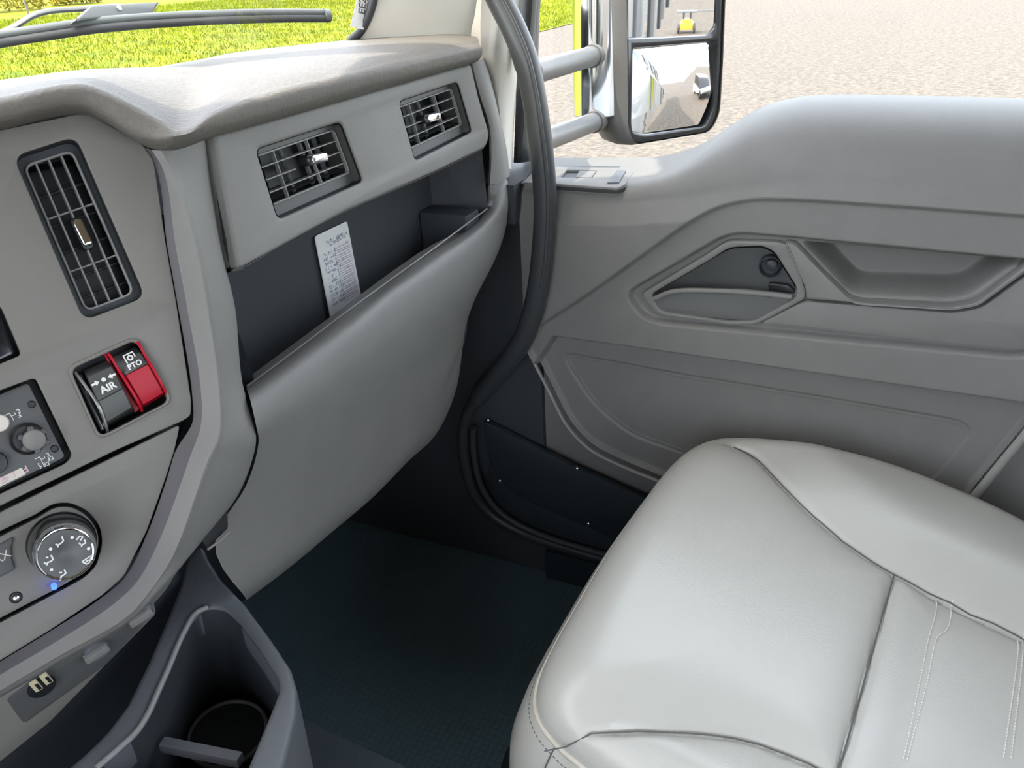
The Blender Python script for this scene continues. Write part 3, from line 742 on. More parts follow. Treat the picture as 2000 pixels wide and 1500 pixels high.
def pdl(px, py, x=XF): p = onx(px, py, x); return (p.y, p.z)
def segd(Yg, Zg, pts, closed):
    d = np.full(Yg.shape, 9.0); n = len(pts)
    for i in range(n if closed else n-1):
        (ax, ay), (bx, by_) = pts[i], pts[(i+1) % n]
        dx, dy = bx-ax, by_-ay; L = dx*dx+dy*dy+1e-12
        t = np.clip(((Yg-ax)*dx+(Zg-ay)*dy)/L, 0, 1)
        d = np.minimum(d, np.hypot(Yg-ax-t*dx, Zg-ay-t*dy))
    return d
def inside(Yg, Zg, pts):
    c = np.zeros(Yg.shape, bool); n = len(pts)
    for i in range(n):
        (ax, ay), (bx, by_) = pts[i], pts[(i+1) % n]
        cond = ((ay > Zg) != (by_ > Zg)) & (Yg < (bx-ax)*(Zg-ay)/((by_-ay) if abs(by_-ay) > 1e-9 else 1e-9)+ax)
        c ^= cond
    return c
def sdf(Yg, Zg, pts): d = segd(Yg, Zg, pts, True); return np.where(inside(Yg, Zg, pts), d, -d)
def sm(x): x = np.clip(x, 0, 1); return x*x*(3-2*x)
def smooth_line(px, k=6, x=XF):
    P = crm([V((*pdl(a, b, x), 0)) for a, b in px], k); return [(p.x, p.y) for p in P]
def rpoly(px, r, x=XF): return fillet([pdl(a, b, x) for a, b in px], r)
tf = np.linspace(0, 1, NZ)
Zf = zs[:, None] + (ZBOT - zs[:, None])*tf[None, :]
Yf = np.repeat(ys[:, None], NZ, 1)
off = np.zeros_like(Yf)                                    # + = into the cab
# swage line sweeping over the pull recess, and everything below it slightly proud
SWG = smooth_line([(1060, 632), (1140, 580), (1220, 524), (1290, 474), (1360, 426), (1410, 402), (1470, 390), (1540, 389), (1700, 398), (2000, 420), (2250, 440)])
swp = SWG + [(-.9, -1.3), (.9, -1.3)]
s_ = sdf(Yf, Zf, swp); off += .013*(1-sm(s_/.008+.5))
# crease low on the door
CRS = smooth_line([(1080, 661), (1200, 677), (1500, 720), (1800, 763), (2000, 792), (2250, 830)])
c_ = sdf(Yf, Zf, CRS + [(-.9, -1.3), (.9, -1.3)]); off -= .021*sm(c_/.009+.5)
# inset map-pocket outline
INS = rpoly([(1085, 700, ), (1340, 748), (1640, 797), (1908, 845), (1830, 940), (1700, 1060), (1420, 930), (1225, 862), (1150, 800)], .03)
i_ = sdf(Yf, Zf, INS); off -= .0026*np.exp(-(i_/.0024)**2); off -= .003*sm(i_/.006)*sm(c_/.02)
# lower ridge and what lies outside of it
RDG = smooth_line([(1022, 670), (1037, 696), (1071, 762), (1108, 832), (1150, 876), (1210, 908), (1282, 938), (1400, 990), (1550, 1065), (1700, 1130), (1800, 1105), (1905, 965), (2004, 846), (2050, 790)])
RP = RDG + [(-.6, .3), (.9, .3), (.9, -.3)]
r_ = sdf(Yf, Zf, RP); off -= .022*sm(-r_/.007+.3); off += .008*np.exp(-((r_-.002)/.0042)**2)
# pull recess
Q = rpoly([(1226, 583), (1232, 566), (1408, 463), (1442, 455), (1540, 463), (2000, 507), (2120, 518), (2120, 640), (2010, 697), (1968, 698), (1285, 633), (1252, 620)], .018)
q_ = sdf(Yf, Zf, Q); off -= .013*sm(q_/.007+.3)
# latch bowl
LB = rpoly([(1262, 578), (1395, 500), (1425, 482), (1490, 480), (1516, 492), (1558, 562), (1556, 585), (1475, 630), (1290, 612)], .012)
l_ = sdf(Yf, Zf, LB); off -= .042*sm(l_/.010)
# pull pocket behind the grip
PP = rpoly([(1556, 474), (2000, 512), (2120, 525), (2060, 560), (1990, 520), (1895, 588), (1850, 593), (1672, 585), (1650, 574)], .014)
p_ = sdf(Yf, Zf, PP); off -= .058*sm(p_/.015)
vs = []
S = np.linspace(0, 1, NS)
V3 = np.zeros((NY, NS-1+NZ, 3))
for i in range(NY):
    P0 = np.array((XG, zt[i])); P1 = np.array((XF+.002, zc[i])); P2 = np.array((XF, zs[i])); Pa = P0+(P1-P0)*kk[i]
    n1 = 6
    for j in range(NS-1):
        if j < n1: p = P0+(Pa-P0)*(j/n1)
        else:
            t = (j-n1)/(NS-1-n1); p = Pa*(1-t)**2+P1*2*t*(1-t)+P2*t*t
        V3[i, j] = (p[0], ys[i], p[1])
    V3[i, NS-1:, 0] = XF - off[i]*np.clip((zs[i]-Zf[i])/.03, 0, 1); V3[i, NS-1:, 1] = ys[i]; V3[i, NS-1:, 2] = Zf[i]
W = NS-1+NZ
idx = np.arange(NY*W).reshape(NY, W)
fcs = np.stack([idx[:-1, :-1], idx[:-1, 1:], idx[1:, 1:], idx[1:, :-1]], -1).reshape(-1, 4)
mk('door_trim', V3.reshape(-1, 3), fcs, M['plastic'], door, 60)

def pdx(px, py, w): return PD.hit(px, py, w)
# bezel round the latch, sweeping into the grip rim
BZ_o = [(1250, 575), (1388, 492), (1420, 470), (1520, 472), (1546, 482), (1572, 562), (1574, 584), (1480, 634), (1425, 636), (1282, 617)]
BZ_i = [(1270, 576), (1392, 505), (1424, 484), (1490, 481), (1512, 492), (1556, 562), (1556, 580), (1474, 627), (1420, 628), (1292, 609)]
plate('latch_bezel', PD, BZ_o, M['plastic'], door, w=-.003, depth=.016, r=.010, bev=.003, holes=[(BZ_i, .009)], back=False)
plate('grip_strap', PD, [(1530, 474), (1552, 476), (1606, 532), (1658, 583), (1680, 590), (1855, 600), (1905, 592), (1998, 522), (2010, 516), (2120, 516), (2120, 528), (2012, 528), (1912, 600), (1862, 609), (1574, 585), (1572, 562)],
      M['plastic'], door, w=.004, depth=.02, r=.006, bev=.004)
plate('armrest_panel', PD, [(1572, 588), (1862, 611), (1916, 602), (2013, 531), (2120, 531), (2120, 660), (2002, 684), (1955, 682), (1480, 634)], M['plastic'], door, w=-.001, depth=.014, r=.012, bev=.004)
plate('latch_bowl_shade', PD, [(1266, 578), (1396, 503), (1426, 485), (1489, 483), (1512, 494), (1554, 563), (1552, 584), (1474, 628), (1292, 610)], M['ctl'], door, w=-.036, depth=.003, r=.011, bev=0)  # darker plate paints the shade inside the bowl
tube('edge_highlight', crm([pdx(x, y, -.002) for x, y in ((1036, 694), (1071, 762), (1108, 832), (1150, 876), (1210, 908), (1282, 938), (1400, 990))], 5), .0040, M['edge'], door, 10, flat=.6)  # pale tube paints the highlight along the door's lower ridge
tube('edge_highlight', crm([pdx(x, y, -.002) for x, y in ((1850, 1030), (1905, 967), (1955, 906), (2006, 845), (2060, 780))], 5), .0058, M['edge'], door, 10, flat=.6)  # same painted highlight on the rear edge
# latch lever
lev = plate('latch_lever', PD, [(1262, 598), (1278, 580), (1310, 568), (1450, 569), (1552, 580), (1557, 588), (1475, 630), (1282, 611)], M['lever'], door, w=-.006, depth=.012, r=.007, bev=.003)
tube('lever_lip', crm([pdx(1276, 584, -.006), pdx(1312, 570, -.003), (pdx(1390, 568, -.002)), pdx(1470, 572, -.002), pdx(1546, 580, -.004)], 4), .0040, M['plastic'], door, 10)
lc = PD.uv(1504, 521, -.025); lr = .0125
lathe('lock_knob', PD, lc, [(lr*1.25, -.034), (lr*1.2, -.024), (lr*1.05, -.0225), (lr*.95, -.03)], M['dark'], door, 32)
lathe('lock_pin', PD, PD.uv(1508, 517, -.02), [(lr*.62, -.032), (lr*.6, -.016), (lr*.45, -.0145), (lr*.1, -.014)], M['dark'], door, 28)
plate('latch_notch', PD, [(1500, 553), (1540, 557), (1552, 570), (1551, 580), (1502, 574)], M['black'], door, w=-.022, depth=.006, r=.004, bev=.001)
# dark lower kick panel with its screws
PK = PL((1.072, .3, -.8), (-1, 0, 0), (0, -1, 0))
kp = plate('kick_panel', PK, [(943, 822), (1010, 856), (1125, 914), (1300, 993), (1420, 1060), (1300, 1110), (1230, 1068), (1148, 1030), (1060, 994), (1000, 962), (972, 935), (955, 900), (946, 860)],
           M['kick'], door, depth=.01, r=.008, bev=.002)
plate('kick_skirt', PK, [(955, 900), (985, 950), (1060, 990), (1150, 1025), (1300, 1100), (1420, 1060), (1420, 1170), (1230, 1108), (1100, 1072), (1010, 1040), (965, 1000), (950, 950)], M['kick'], door, w=-.004, depth=.006, r=.01, bev=.001)
for x, y in ((953, 821), (1127, 915), (976, 939), (1149, 1023)):
    lathe('screw', PK, PK.uv(x, y), [(.0042, .0005), (.0040, .002), (.0025, .0034), (.0005, .0038)], M['chrome'], door, 16)
# window switch plate on the ledge
P_a, P_b, P_c = onx(1150, 366, 1.068), onx(1060, 366, 1.068), onx(1150, 322, 1.160)
nrm = (P_b-P_a).cross(P_c-P_a).normalized(); nrm = nrm if nrm.z > 0 else -nrm
i0 = int(np.argmin(abs(ys-P_a.y)))
PW = PL((1.10, P_a.y, float(np.interp(1.10, [1.062, 1.19], [zc[i0], zt[i0]]))), V((-(zt[i0]-zc[i0])/.128, 0, 1)), (0, -1, 0))
sw = thing('window_switch_plate', 'small silver-grey window switch plate on the door ledge', 'switch', PW.hit(1130, 346))
plate('switch_plate', PW, [(1022, 356), (1048, 326), (1222, 327), (1238, 335), (1221, 360), (1206, 367), (1084, 359)], M['plastic'], sw, w=.004, depth=.010, r=.004, bev=.0012,
      holes=[([(1095, 346), (1106, 333), (1166, 333), (1156, 347)], .002)])
plate('switch_key', PW, [(1124, 346), (1131, 333.5), (1165, 333.5), (1155, 346.5)], M['plastic'], sw, w=.0045, depth=.010, r=.001, bev=.001)
plate('switch_hole', PW, [(1092, 348), (1106, 331), (1168, 331), (1156, 349)], M['black'], sw, w=.0008, depth=.001, bev=0)
plate('lock_button', PW, [(1186, 356), (1204, 332), (1223, 332), (1209, 355.5)], M['mid'], sw, w=.0062, depth=.006, r=.0015, bev=.001)
plate('switch_gasket', PW, [(1016, 358), (1045, 323), (1224, 324), (1243, 335), (1224, 364), (1207, 371), (1084, 363)], M['rubber'], sw, w=.0012, depth=.006, r=.005, bev=.0008)

# side window glass, its front channel
p0, p1 = onx(1043, 306, XG+.006), onx(2080, 196, XG+.006)
mk('window_2', [V((XG+.008, .475, -.30)), V((XG+.008, -.47, -.24)), V((XG+.008, -.47, .52)), V((XG+.008, .40, .52)), V((XG+.008, .475, -.05))], [(0, 1, 2, 3, 4)], M['glass2'], None, 0, label='passenger side window glass', kind='structure')
def up_pts(pts, ext): # bottom-to-top rails carried on upwards
    d = (pts[-1]-pts[-2]).normalized(); return pts + [pts[-1] + d*ext]
loft('trim_2', [[onx(1003, 318, 1.135), onx(1009, 150, 1.135), onx(1014, 0, 1.135) , onx(1014, 0, 1.135)+V((0, -.10, .55))],
                [onx(1018, 318, 1.13), onx(1030, 150, 1.13), onx(1040, 0, 1.13), onx(1040, 0, 1.13)+V((0, -.10, .55))],
                [onx(1036, 314, 1.16), onx(1043, 150, 1.16), onx(1050, 0, 1.16), onx(1050, 0, 1.16)+V((0, -.10, .55))]], M['rubber'], None, k=4, kc=3, thick=.01, label='black rubber window channel', kind='structure')
loft('trim_3', [[onx(1032, 316, 1.17), onx(1040, 150, 1.17), onx(1046, 0, 1.17), onx(1046, 0, 1.17)+V((0, -.10, .55))],
                [onx(1041, 310, 1.185), onx(1050, 150, 1.185), onx(1056, 0, 1.185), onx(1056, 0, 1.185)+V((0, -.10, .55))]], M['arm'], None, k=4, kc=1, thick=.01, label='thin grey window frame edge', kind='structure')

# ------------------------------------------------------------------ A-pillar trims
def rail(bx, by_, bd, tx, ty, td, ext=(-.01, -.05, .58)):
    a, b = onx(bx, by_, bd), onx(tx, ty, td); return [a, b, b+V(ext)*.5, b+V(ext)]
E0 = [onx(x, y, d) for x, y, d in ((688, 80, .892), (709, 62, .897), (722, 40, .902), (733, 10, .907), (737, -10, .909))]
E0.append(rake(E0[0])); 
E1 = [p+V((.022, -.022, .002)) for p in E0]
E2 = [onx(x, y, d) for x, y, d in ((800, 72, .945), (805, 55, .945), (808, 40, .945), (812, 10, .945), (814, -10, .945))]; E2.append(E2[-1]+V((-.01, -.05, .56)))
E3 = [onx(x, y, d) for x, y, d in ((880, 72, .99), (880, 55, .99), (882, 40, .99), (886, 10, .99), (887, -10, .99))]; E3.append(E3[-1]+V((-.01, -.05, .58)))
E4 = [onx(x, y, d) for x, y, d in ((918, 74, 1.02), (921, 55, 1.02), (925, 40, 1.02), (930, 10, 1.02), (932, -10, 1.02))]; E4.append(E4[-1]+V((-.01, -.05, .58)))
E5 = [p+V((.012, .03, 0)) for p in E4]
a_p = thing('wall_pillar', 'pale beige A-pillar trim beside the windscreen', None, (1.0, .56, -.1), kind='structure')
for r_ in (E1, E2, E3, E4, E5):
    r_[0] = r_[0] + V((0, 0, -.03))
loft('pillar_trim', [E0, E1, E2, E3, E4, E5], M['pillar'], a_p, k=4, kc=4, smooth=50)
tube('windscreen_seal', crm([p+V((-.004, .002, 0)) for p in E0], 4), .0052, M['rubber'], a_p, 8)
G0 = [onx(x, y, d) for x, y, d in ((985, 330, 1.075), (966, 220, 1.07), (950, 125, 1.065), (955, 60, 1.06), (960, 0, 1.06))]
G1 = [onx(x, y, d) for x, y, d in ((990, 330, 1.07), (976, 220, 1.065), (968, 125, 1.06), (972, 60, 1.055), (978, 0, 1.055))]
G2 = [onx(x, y, d) for x, y, d in ((996, 330, 1.10), (999, 220, 1.095), (1005, 135, 1.09), (1000, 80, 1.085), (992, 0, 1.08))]
G3 = [onx(x, y, d) for x, y, d in ((1000, 330, 1.125), (1005, 220, 1.125), (1010, 150, 1.125), (1012, 80, 1.125), (1014, 0, 1.125))]
for g_ in (G0, G1, G2, G3): g_.append(g_[-1]+V((-.01, -.05, .6)))
gm = [p+V((-.02, .06, 0)) for p in G0]
loft('pillar_face', [gm, G0, G1, G2, G3], M['pillar'], a_p, k=4, kc=4, smooth=50)
tube('flange_edge', crm([onx(x, y, d) for x, y, d in ((1018, 158, 1.085), (1010, 135, 1.083), (1000, 100, 1.08), (985, 55, 1.075), (968, 8, 1.07), (960, -20, 1.07))], 4), [.001]*4+[.0035]*17, M['pillar'], a_p, 8)
# dark gap between the two trims
loft('pillar_gap', [[onx(915, 90, 1.075), onx(925, 40, 1.075), onx(932, 0, 1.075), onx(932, 0, 1.075)+V((-.01, -.05, .6))], [onx(962, 150, 1.085), onx(964, 40, 1.085), onx(966, 0, 1.085), onx(966, 0, 1.085)+V((-.01, -.05, .6))]], M['dark'], a_p, k=3, kc=1)
# cowl side strips seen below the dash end
tube('trim_4', crm([ony(905, 590, .60), ony(903, 680, .62), ony(901, 760, .64), ony(893, 800, .66)], 4), .009, M['mid'], None, 10, label='slim grey trim strip on the cowl side', kind='structure')

# ------------------------------------------------------------------ grab handle and door seal
gh = thing('grab_handle', 'long curved dark grey grab handle on the windscreen pillar', 'grab handle', onx(1000, 700, 1.03))
hp = [(905, -215, 1.085), (915, -160, 1.06), (935, -100, 1.048), (955, -45, 1.043), (975, 0, 1.04), (1003, 55, 1.035), (1028, 120, 1.03), (1043, 190, 1.03), (1053, 260, 1.03), (1061, 330, 1.03), (1065, 400, 1.03), (1062, 470, 1.03), (1054, 545, 1.03), (1041, 610, 1.032), (1022, 662, 1.036), (994, 704, 1.044), (962, 742, 1.056), (935, 775, 1.066)]
H = crm([onx(*q) for q in hp], 5)
tube('grip', H, [.0165]*len(H), M['tube'], gh, 20)
tube('grip_rib', [p+V((-.012, -.009, .002)) for p in H[14:62]], [.0034]*48, M['tube'], gh, 10)
sp = [(968, 735, 1.066), (938, 772, 1.066), (915, 805, 1.066), (905, 850, 1.066), (909, 905, 1.066), (925, 960, 1.066), (955, 1000, 1.068), (1000, 1030, 1.07), (1060, 1055, 1.07), (1120, 1074, 1.07), (1200, 1096, 1.07), (1330, 1130, 1.07)]
SP = crm([onx(*q) for q in sp], 5)
tube('trim_5', SP, .011, M['rubber'], None, 12, label='black rubber door seal along the opening', kind='structure')
tube('trim_6', [p+V((-.004, -.022, .012)) for p in SP[14:]], .006, M['dark'], None, 10, label='dark lip of the door seal', kind='structure')
# ------------------------------------------------------------------ passenger seat cushion
PS = PL((.70, .20, -.60), V((0.0, -.13, 1)), (.9976, -.07, 0))
def su(px, py, w=0): return V(PS.uv(px, py, w))
oW = -.022
front = [(1090, 1418), (1064, 1388), (1050, 1350), (1055, 1305), (1082, 1245), (1130, 1160), (1200, 1045), (1270, 948), (1315, 893), (1352, 866), (1395, 853), (1440, 852), (1490, 858), (1545, 868), (1610, 883), (1680, 901), (1760, 926), (1850, 962), (1930, 997), (2000, 1032), (2080, 1078)]
FP = [su(x, y, oW) for x, y in front]
lp_ = [su(x, y, oW) for x, y in ((1120, 1444), (1180, 1497), (1240, 1552))]
dl = (lp_[2]-lp_[1]).normalized(); dr = (FP[-1]-FP[-2]).normalized()
left = [lp_[2]+dl*t for t in (.42, .36, .28, .2, .1)] + [lp_[2], lp_[1], lp_[0]]
rr = [FP[-1]+V((.004-.02*t, -t)) for t in (.05, .12, .2, .26, .32)]
ymin = min(p.y for p in rr)-.02
left[0].y = ymin; rr[-1].y = ymin
OUT = [V((p.x, p.y, 0)) for p in left+FP+rr]
OUTc = crm(OUT, 8, closed=False)
# even spacing
def resample(P, n):
    P = np.array([tuple(p) for p in P]); d = np.r_[0, np.cumsum(np.hypot(*(np.diff(P[:, :2], axis=0).T)))]
    t = np.linspace(0, d[-1], n); return np.stack([np.interp(t, d, P[:, 0]), np.interp(t, d, P[:, 1])], 1)
NO = 460
O = resample(OUTc, NO)
# closing edge at the back
back = np.stack([np.linspace(O[-1, 0], O[0, 0], 80)[1:-1], np.linspace(O[-1, 1], O[0, 1], 80)[1:-1]], 1)
RING = np.r_[O, back]; NR = len(RING)
cx = np.array([.5*(O[:, 0].min()+O[:, 0].max()), 0]); 
def centre(q):   # spine the rings collapse to
    x = cx[0]; ylo, yhi = ymin+.05, O[:, 1].max()-.22
    return np.array([x, min(max(q[1], ylo), yhi)])
CEN = np.array([centre(q) for q in RING])
SA = [su(x, y, .012) for x, y in ((1440, 850), (1475, 872), (1530, 935), (1585, 990), (1650, 1045), (1700, 1080), (1751, 1109), (1860, 1163), (2000, 1229), (2150, 1300))]
SB = [su(x, y, .006) for x, y in ((1751, 1109), (1715, 1235), (1678, 1370), (1640, 1500), (1620, 1560))]
SC = [su(x, y, .006) for x, y in ((1072, 1408), (1100, 1401), (1140, 1398), (1210, 1402), (1300, 1412), (1400, 1424), (1470, 1438), (1530, 1462), (1590, 1488), (1640, 1516), (1700, 1556))]
def pl2(P, k=6): return [(p.x, p.y) for p in crm([V((q.x, q.y, 0)) for q in P], k)]
LA, LB_, LC = pl2(SA), pl2(SB, 3), pl2(SC)
ec_ = V(LC[-1]); LB_[0] = tuple(su(1749, 1117, .006))
LC = LC + [(ec_.x+.0, ymin-.1)]
LA = LA + [(V(LA[-1]).x-.05, ymin-.1)]
tt = np.r_[np.linspace(0, .22, 46), np.linspace(.22, 1, 60)[1:]]
NT = len(tt)
U = RING[None]*(1-tt[:, None, None]) + CEN[None]*tt[:, None, None]
Ux, Uy = U[..., 0], U[..., 1]
outl = [tuple(p) for p in RING]
dO = segd(Ux, Uy, [tuple(p) for p in O], False)
Rr = .058
h = np.where(dO < Rr, -(Rr - np.sqrt(np.maximum(Rr*Rr-(Rr-dO)**2, 0))), 0)*.78
dA, dB, dC = segd(Ux, Uy, LA, False), segd(Ux, Uy, LB_, False), segd(Ux, Uy, LC, False)
polyA = LA + [(LA[0][0]+.6, LA[0][1]+.1)] ; polyA = [LA[0]] + LA[1:] + [(LA[-1][0]+.6, LA[-1][1]), (LA[-1][0]+.6, LA[0][1]+.2), (LA[0][0]-.0, LA[0][1]+.2)]
inA = inside(Ux, Uy, polyA)
polyC = LC + [(LC[-1][0]-.6, LC[-1][1]), (LC[0][0]-.6, LC[-1][1]), (LC[0][0]-.6, LC[0][1])]
inC = inside(Ux, Uy, polyC) & ~inA
bx0, bx1 = V(LB_[0]), V(LB_[-1]); nb_ = V((-(bx1-bx0).y, (bx1-bx0).x))
inB = (((Ux-bx0.x)*nb_.x + (Uy-bx0.y)*nb_.y) > 0)
if ((su(1900, 1300).x-bx0.x)*nb_.x + (su(1900, 1300).y-bx0.y)*nb_.y) < 0: inB = ~inB
inB &= ~inA & ~inC
d_all = np.minimum(np.minimum(np.where(inA | ~inA, dA, 9), dC), np.where(inA | inC, 9, dB))
edge = np.clip(dO/.03, 0.25, 1)
h -= .0045*np.exp(-(d_all/.0045)**2)*edge                   # stitched groove
h -= .010*np.exp(-d_all/.022)*edge                         # foam pillowing to the seam
h += np.where(inA, .020*sm(dA/.09)*sm(dO/.07), 0)          # side bolsters stand up
h += np.where(inC, .014*sm(dC/.09)*sm(dO/.07), 0)
h += np.where(inB, -.006*sm(dB/.05), 0)
h += .012*sm(dO/.16)
# top surface points, then the boxing below the piping
TOP = np.stack([np.array([[tuple(PS.at(Ux[i, j], Uy[i, j], h[i, j])) for j in range(NR)] for i in range(NT)])], 0)[0]
seat = thing('passenger_seat', 'pale grey vinyl passenger seat cushion with piped edge', 'seat', PS.at(0, -.2, -.25))
idx = np.arange(NT*NR).reshape(NT, NR)
j2 = (np.arange(NR)+1) % NR
F_all = np.stack([idx[:-1], idx[:-1][:, j2], idx[1:][:, j2], idx[1:]], -1)
cls = np.where(inA, 1, np.where(inC, 2, np.where(inB, 3, 0)))[:-1]
for k, nm in ((0, 'front_panel'), (1, 'outer_bolster'), (2, 'inner_bolster'), (3, 'centre_insert')):
    f = F_all[cls == k].reshape(-1, 4)
    used = np.unique(f); rem = np.full(NT*NR, -1); rem[used] = np.arange(len(used))
    mk(nm, TOP.reshape(-1, 3)[used], rem[f], M['seat'], seat, 75)
# boxing: drops from the rim, bulging
rows = []
rim_w = h[0]
for k, (ww, ob) in enumerate(((.0, -.002), (-.008, .004), (-.03, .013), (-.07, .020), (-.11, .018), (-.15, .010))):
    nrm_ = np.array([(O[min(i+1, NO-1)]-O[max(i-1, 0)]) for i in range(NO)]); nrm_ = np.stack([-nrm_[:, 1], nrm_[:, 0]], 1); nrm_ /= np.linalg.norm(nrm_, axis=1)[:, None]
    rows.append([PS.at(*(O[i]+nrm_[i]*ob), rim_w[i]+ww) for i in range(NO)])
sgn = 1
test = (V(rows[3][NO//2])-PS.at(*O[NO//2], 0)); cc = PS.at(*CEN[NO//2], 0)-PS.at(*O[NO//2], 0)
if test.dot(cc) > 0:
    rows = []
    for k, (ww, ob) in enumerate(((.0, .002), (-.008, -.004), (-.03, -.013), (-.07, -.020), (-.11, -.018), (-.15, -.010))):
        rows.append([PS.at(*(O[i]+nrm_[i]*ob), rim_w[i]+ww) for i in range(NO)])
bv = [p for r in rows for p in r]; nn_ = len(rows)
mk('boxing', bv, [(j*NO+i, j*NO+i+1, (j+1)*NO+i+1, (j+1)*NO+i) for j in range(nn_-1) for i in range(NO-1)], M['seat'], seat, 60)
tube('piping', [rows[0][i]*.7+rows[1][i]*.3 + PS.n*.0015 for i in range(0, NO, 2)], .0032, M['piping'], seat, 8)
tube('base_pan', [rows[-1][i] for i in range(0, NO, 6)], .02, M['black'], seat, 8)
# seam threads in the grooves
def onseat(q):
    d = (Ux-q[0])**2+(Uy-q[1])**2; k = np.argpartition(d.ravel(), 16)[:16]; w = 1/(d.ravel()[k]+1e-6); return float((h.ravel()[k]*w).sum()/w.sum())
for L in (LA, LB_, LC):
    L2 = resample([V((*q, 0)) for q in L], 44)
    pts = [PS.at(q[0], q[1], onseat(q)+(.0032 if L is LA else .0026 if L is LC else .0014)) for q in L2 if ymin+.02 < q[1]]
    tube('seam', pts, .0008, M['seam'], seat, 6)
# double rows of stitching on the insert
def stitches(px):
    vs, fs = [], []
    for ln in px:
        L2 = resample([V((*q, 0)) for q in pl2([su(x, y, -.004) for x, y in ln], 6)], 400)
        D = np.r_[0, np.cumsum(np.hypot(*np.diff(L2, axis=0).T))]; n = int(D[-1]/.0042)
        for k in range(n):
            a = k*.0042; A = [np.interp(a, D, L2[:, i]) for i in (0, 1)]; B = [np.interp(a+.0028, D, L2[:, i]) for i in (0, 1)]
            if A[1] < ymin+.03: break
            tube_geo([PS.at(A[0], A[1], onseat(A)+.0004), PS.at((A[0]+B[0])/2, (A[1]+B[1])/2, onseat(B)+.0010), PS.at(B[0], B[1], onseat(B)+.0004)], .00055, 5, False, vs, fs)
    return vs, fs
ST = [[(1829, 1168), (1822, 1210), (1806, 1265), (1795, 1320), (1782, 1380), (1770, 1440), (1756, 1500)],
      [(1857, 1180), (1852, 1215), (1844, 1240), (1824, 1258), (1815, 1290), (1805, 1340), (1790, 1400), (1775, 1455), (1764, 1500)]]
vs, fs = stitches(ST); mk('stitching', vs, fs, M['thread'], seat, 40, kind='stuff')
vs, fs = stitches([[(1997, 1250), (1990, 1300), (1980, 1380), (1965, 1500)], [(1987, 1250), (1980, 1300), (1968, 1380), (1950, 1500)]]); mk('stitching', vs, fs, M['thread'], seat, 40, kind='stuff')
vs, fs = [], []
for i in range(60, 215):
    a, b, c_ = rows[2][i], rows[2][i+1], rows[2][i+2]
    a, b, c_ = [rows[1][k]*.93+rows[2][k]*.07+ (rows[2][k]-rows[0][k])*.05 for k in (i, i+1, i+2)]
    tube_geo([a, a.lerp(b, .55)], .0005, 5, False, vs, fs)
mk('edge_stitching', vs, fs, M['seam'], seat, 40, kind='stuff')
i0_ = int(np.argmin(np.hypot(O[:, 0]-LC[0][0], O[:, 1]-LC[0][1])))
tube('boxing_seam', crm([r[i0_] for r in rows], 3), .0009, M['seam'], seat, 6)
# seat base below the cushion
c0 = PS.at(0, -.18, 0)
box('seat_base', (.52, -.35, FLOOR), (.92, .10, -.80), M['black'], seat, bev=.02)

# backrests: the passenger's stands just outside the frame, the driver's seat behind the camera; added to block low light
def backrest(par, x0, x1):
    xm = (x0+x1)/2; hw = (x1-x0)/2
    rails = []
    for z, y, k in ((-.66, -.36, .80), (-.60, -.33, .97), (-.40, -.345, 1.0), (-.1, -.40, 1.0), (.12, -.45, .95), (.20, -.475, .85), (.21, -.52, .8), (.1, -.56, .9), (-.3, -.49, .95), (-.62, -.44, .9)):
        rails.append([V((xm+hw*k*a, y-.05*abs(a)**4*(1 if y > -.46 else -1), z-.03*abs(a)**4*(1 if z > .1 else 0))) for a in (-1, -.85, -.5, 0, .5, .85, 1)])
    loft('backrest', rails, M['seat'], par, k=3, kc=3, smooth=60)
backrest(seat, .46, .98)
ds = thing('driver_seat', 'unseen pale grey vinyl driver seat, added to block low light', 'seat', (-.55, -.2, -.9))
backrest(ds, -.81, -.29)
plate('cushion', PL((-.55, -.12, -.56), (0, .08, 1), (1, 0, 0)), rect(-.26, -.26, .26, .28), M['seat'], ds, depth=.14, r=.08, bev=.05, px=False, nb=4)
box('seat_base', (-.75, -.35, FLOOR), (-.35, .05, -.69), M['black'], ds, bev=.02)
# ------------------------------------------------------------------ floor console with cup holder
PN = PL((.35, .42, -.525), (0, -.10, 1), (1, 0, 0))
con = thing('cup_holder_console', 'dark grey floor console with a looped cup holder and storage bin', 'console', PN.hit(450, 1400)+V((0, 0, -.5)))
RO = [(362, 1086), (396, 1060), (408, 1090), (432, 1128), (480, 1180), (532, 1250), (568, 1304), (580, 1345), (579, 1392), (560, 1470), (530, 1580), (300, 1650), (60, 1640), (60, 1560), (157, 1476), (205, 1432), (248, 1374), (289, 1292), (330, 1196), (352, 1140)]
RI = [(398, 1184), (438, 1186), (470, 1216), (506, 1264), (543, 1322), (546, 1345), (530, 1385), (482, 1500), (455, 1560), (190, 1560), (186, 1496), (232, 1462), (270, 1425), (318, 1330), (366, 1222)]
plate('rim', PN, RO, M['mid'], con, depth=.03, r=.012, bev=.005, nb=3, holes=[(RI, .010)], back=False)
PIN = fillet([PN.uv(*q) for q in RI], .010)
n = len(PIN); vs = [PN.at(a, b, -.004) for a, b in PIN] + [PN.at(a*.94+PIN[0][0]*.06, b, -.16) for a, b in PIN]
mk('cup_well', vs, [(i, (i+1) % n, n+(i+1) % n, n+i) for i in range(n)] + [tuple(range(n, 2*n))], M['dark'], con, 40)
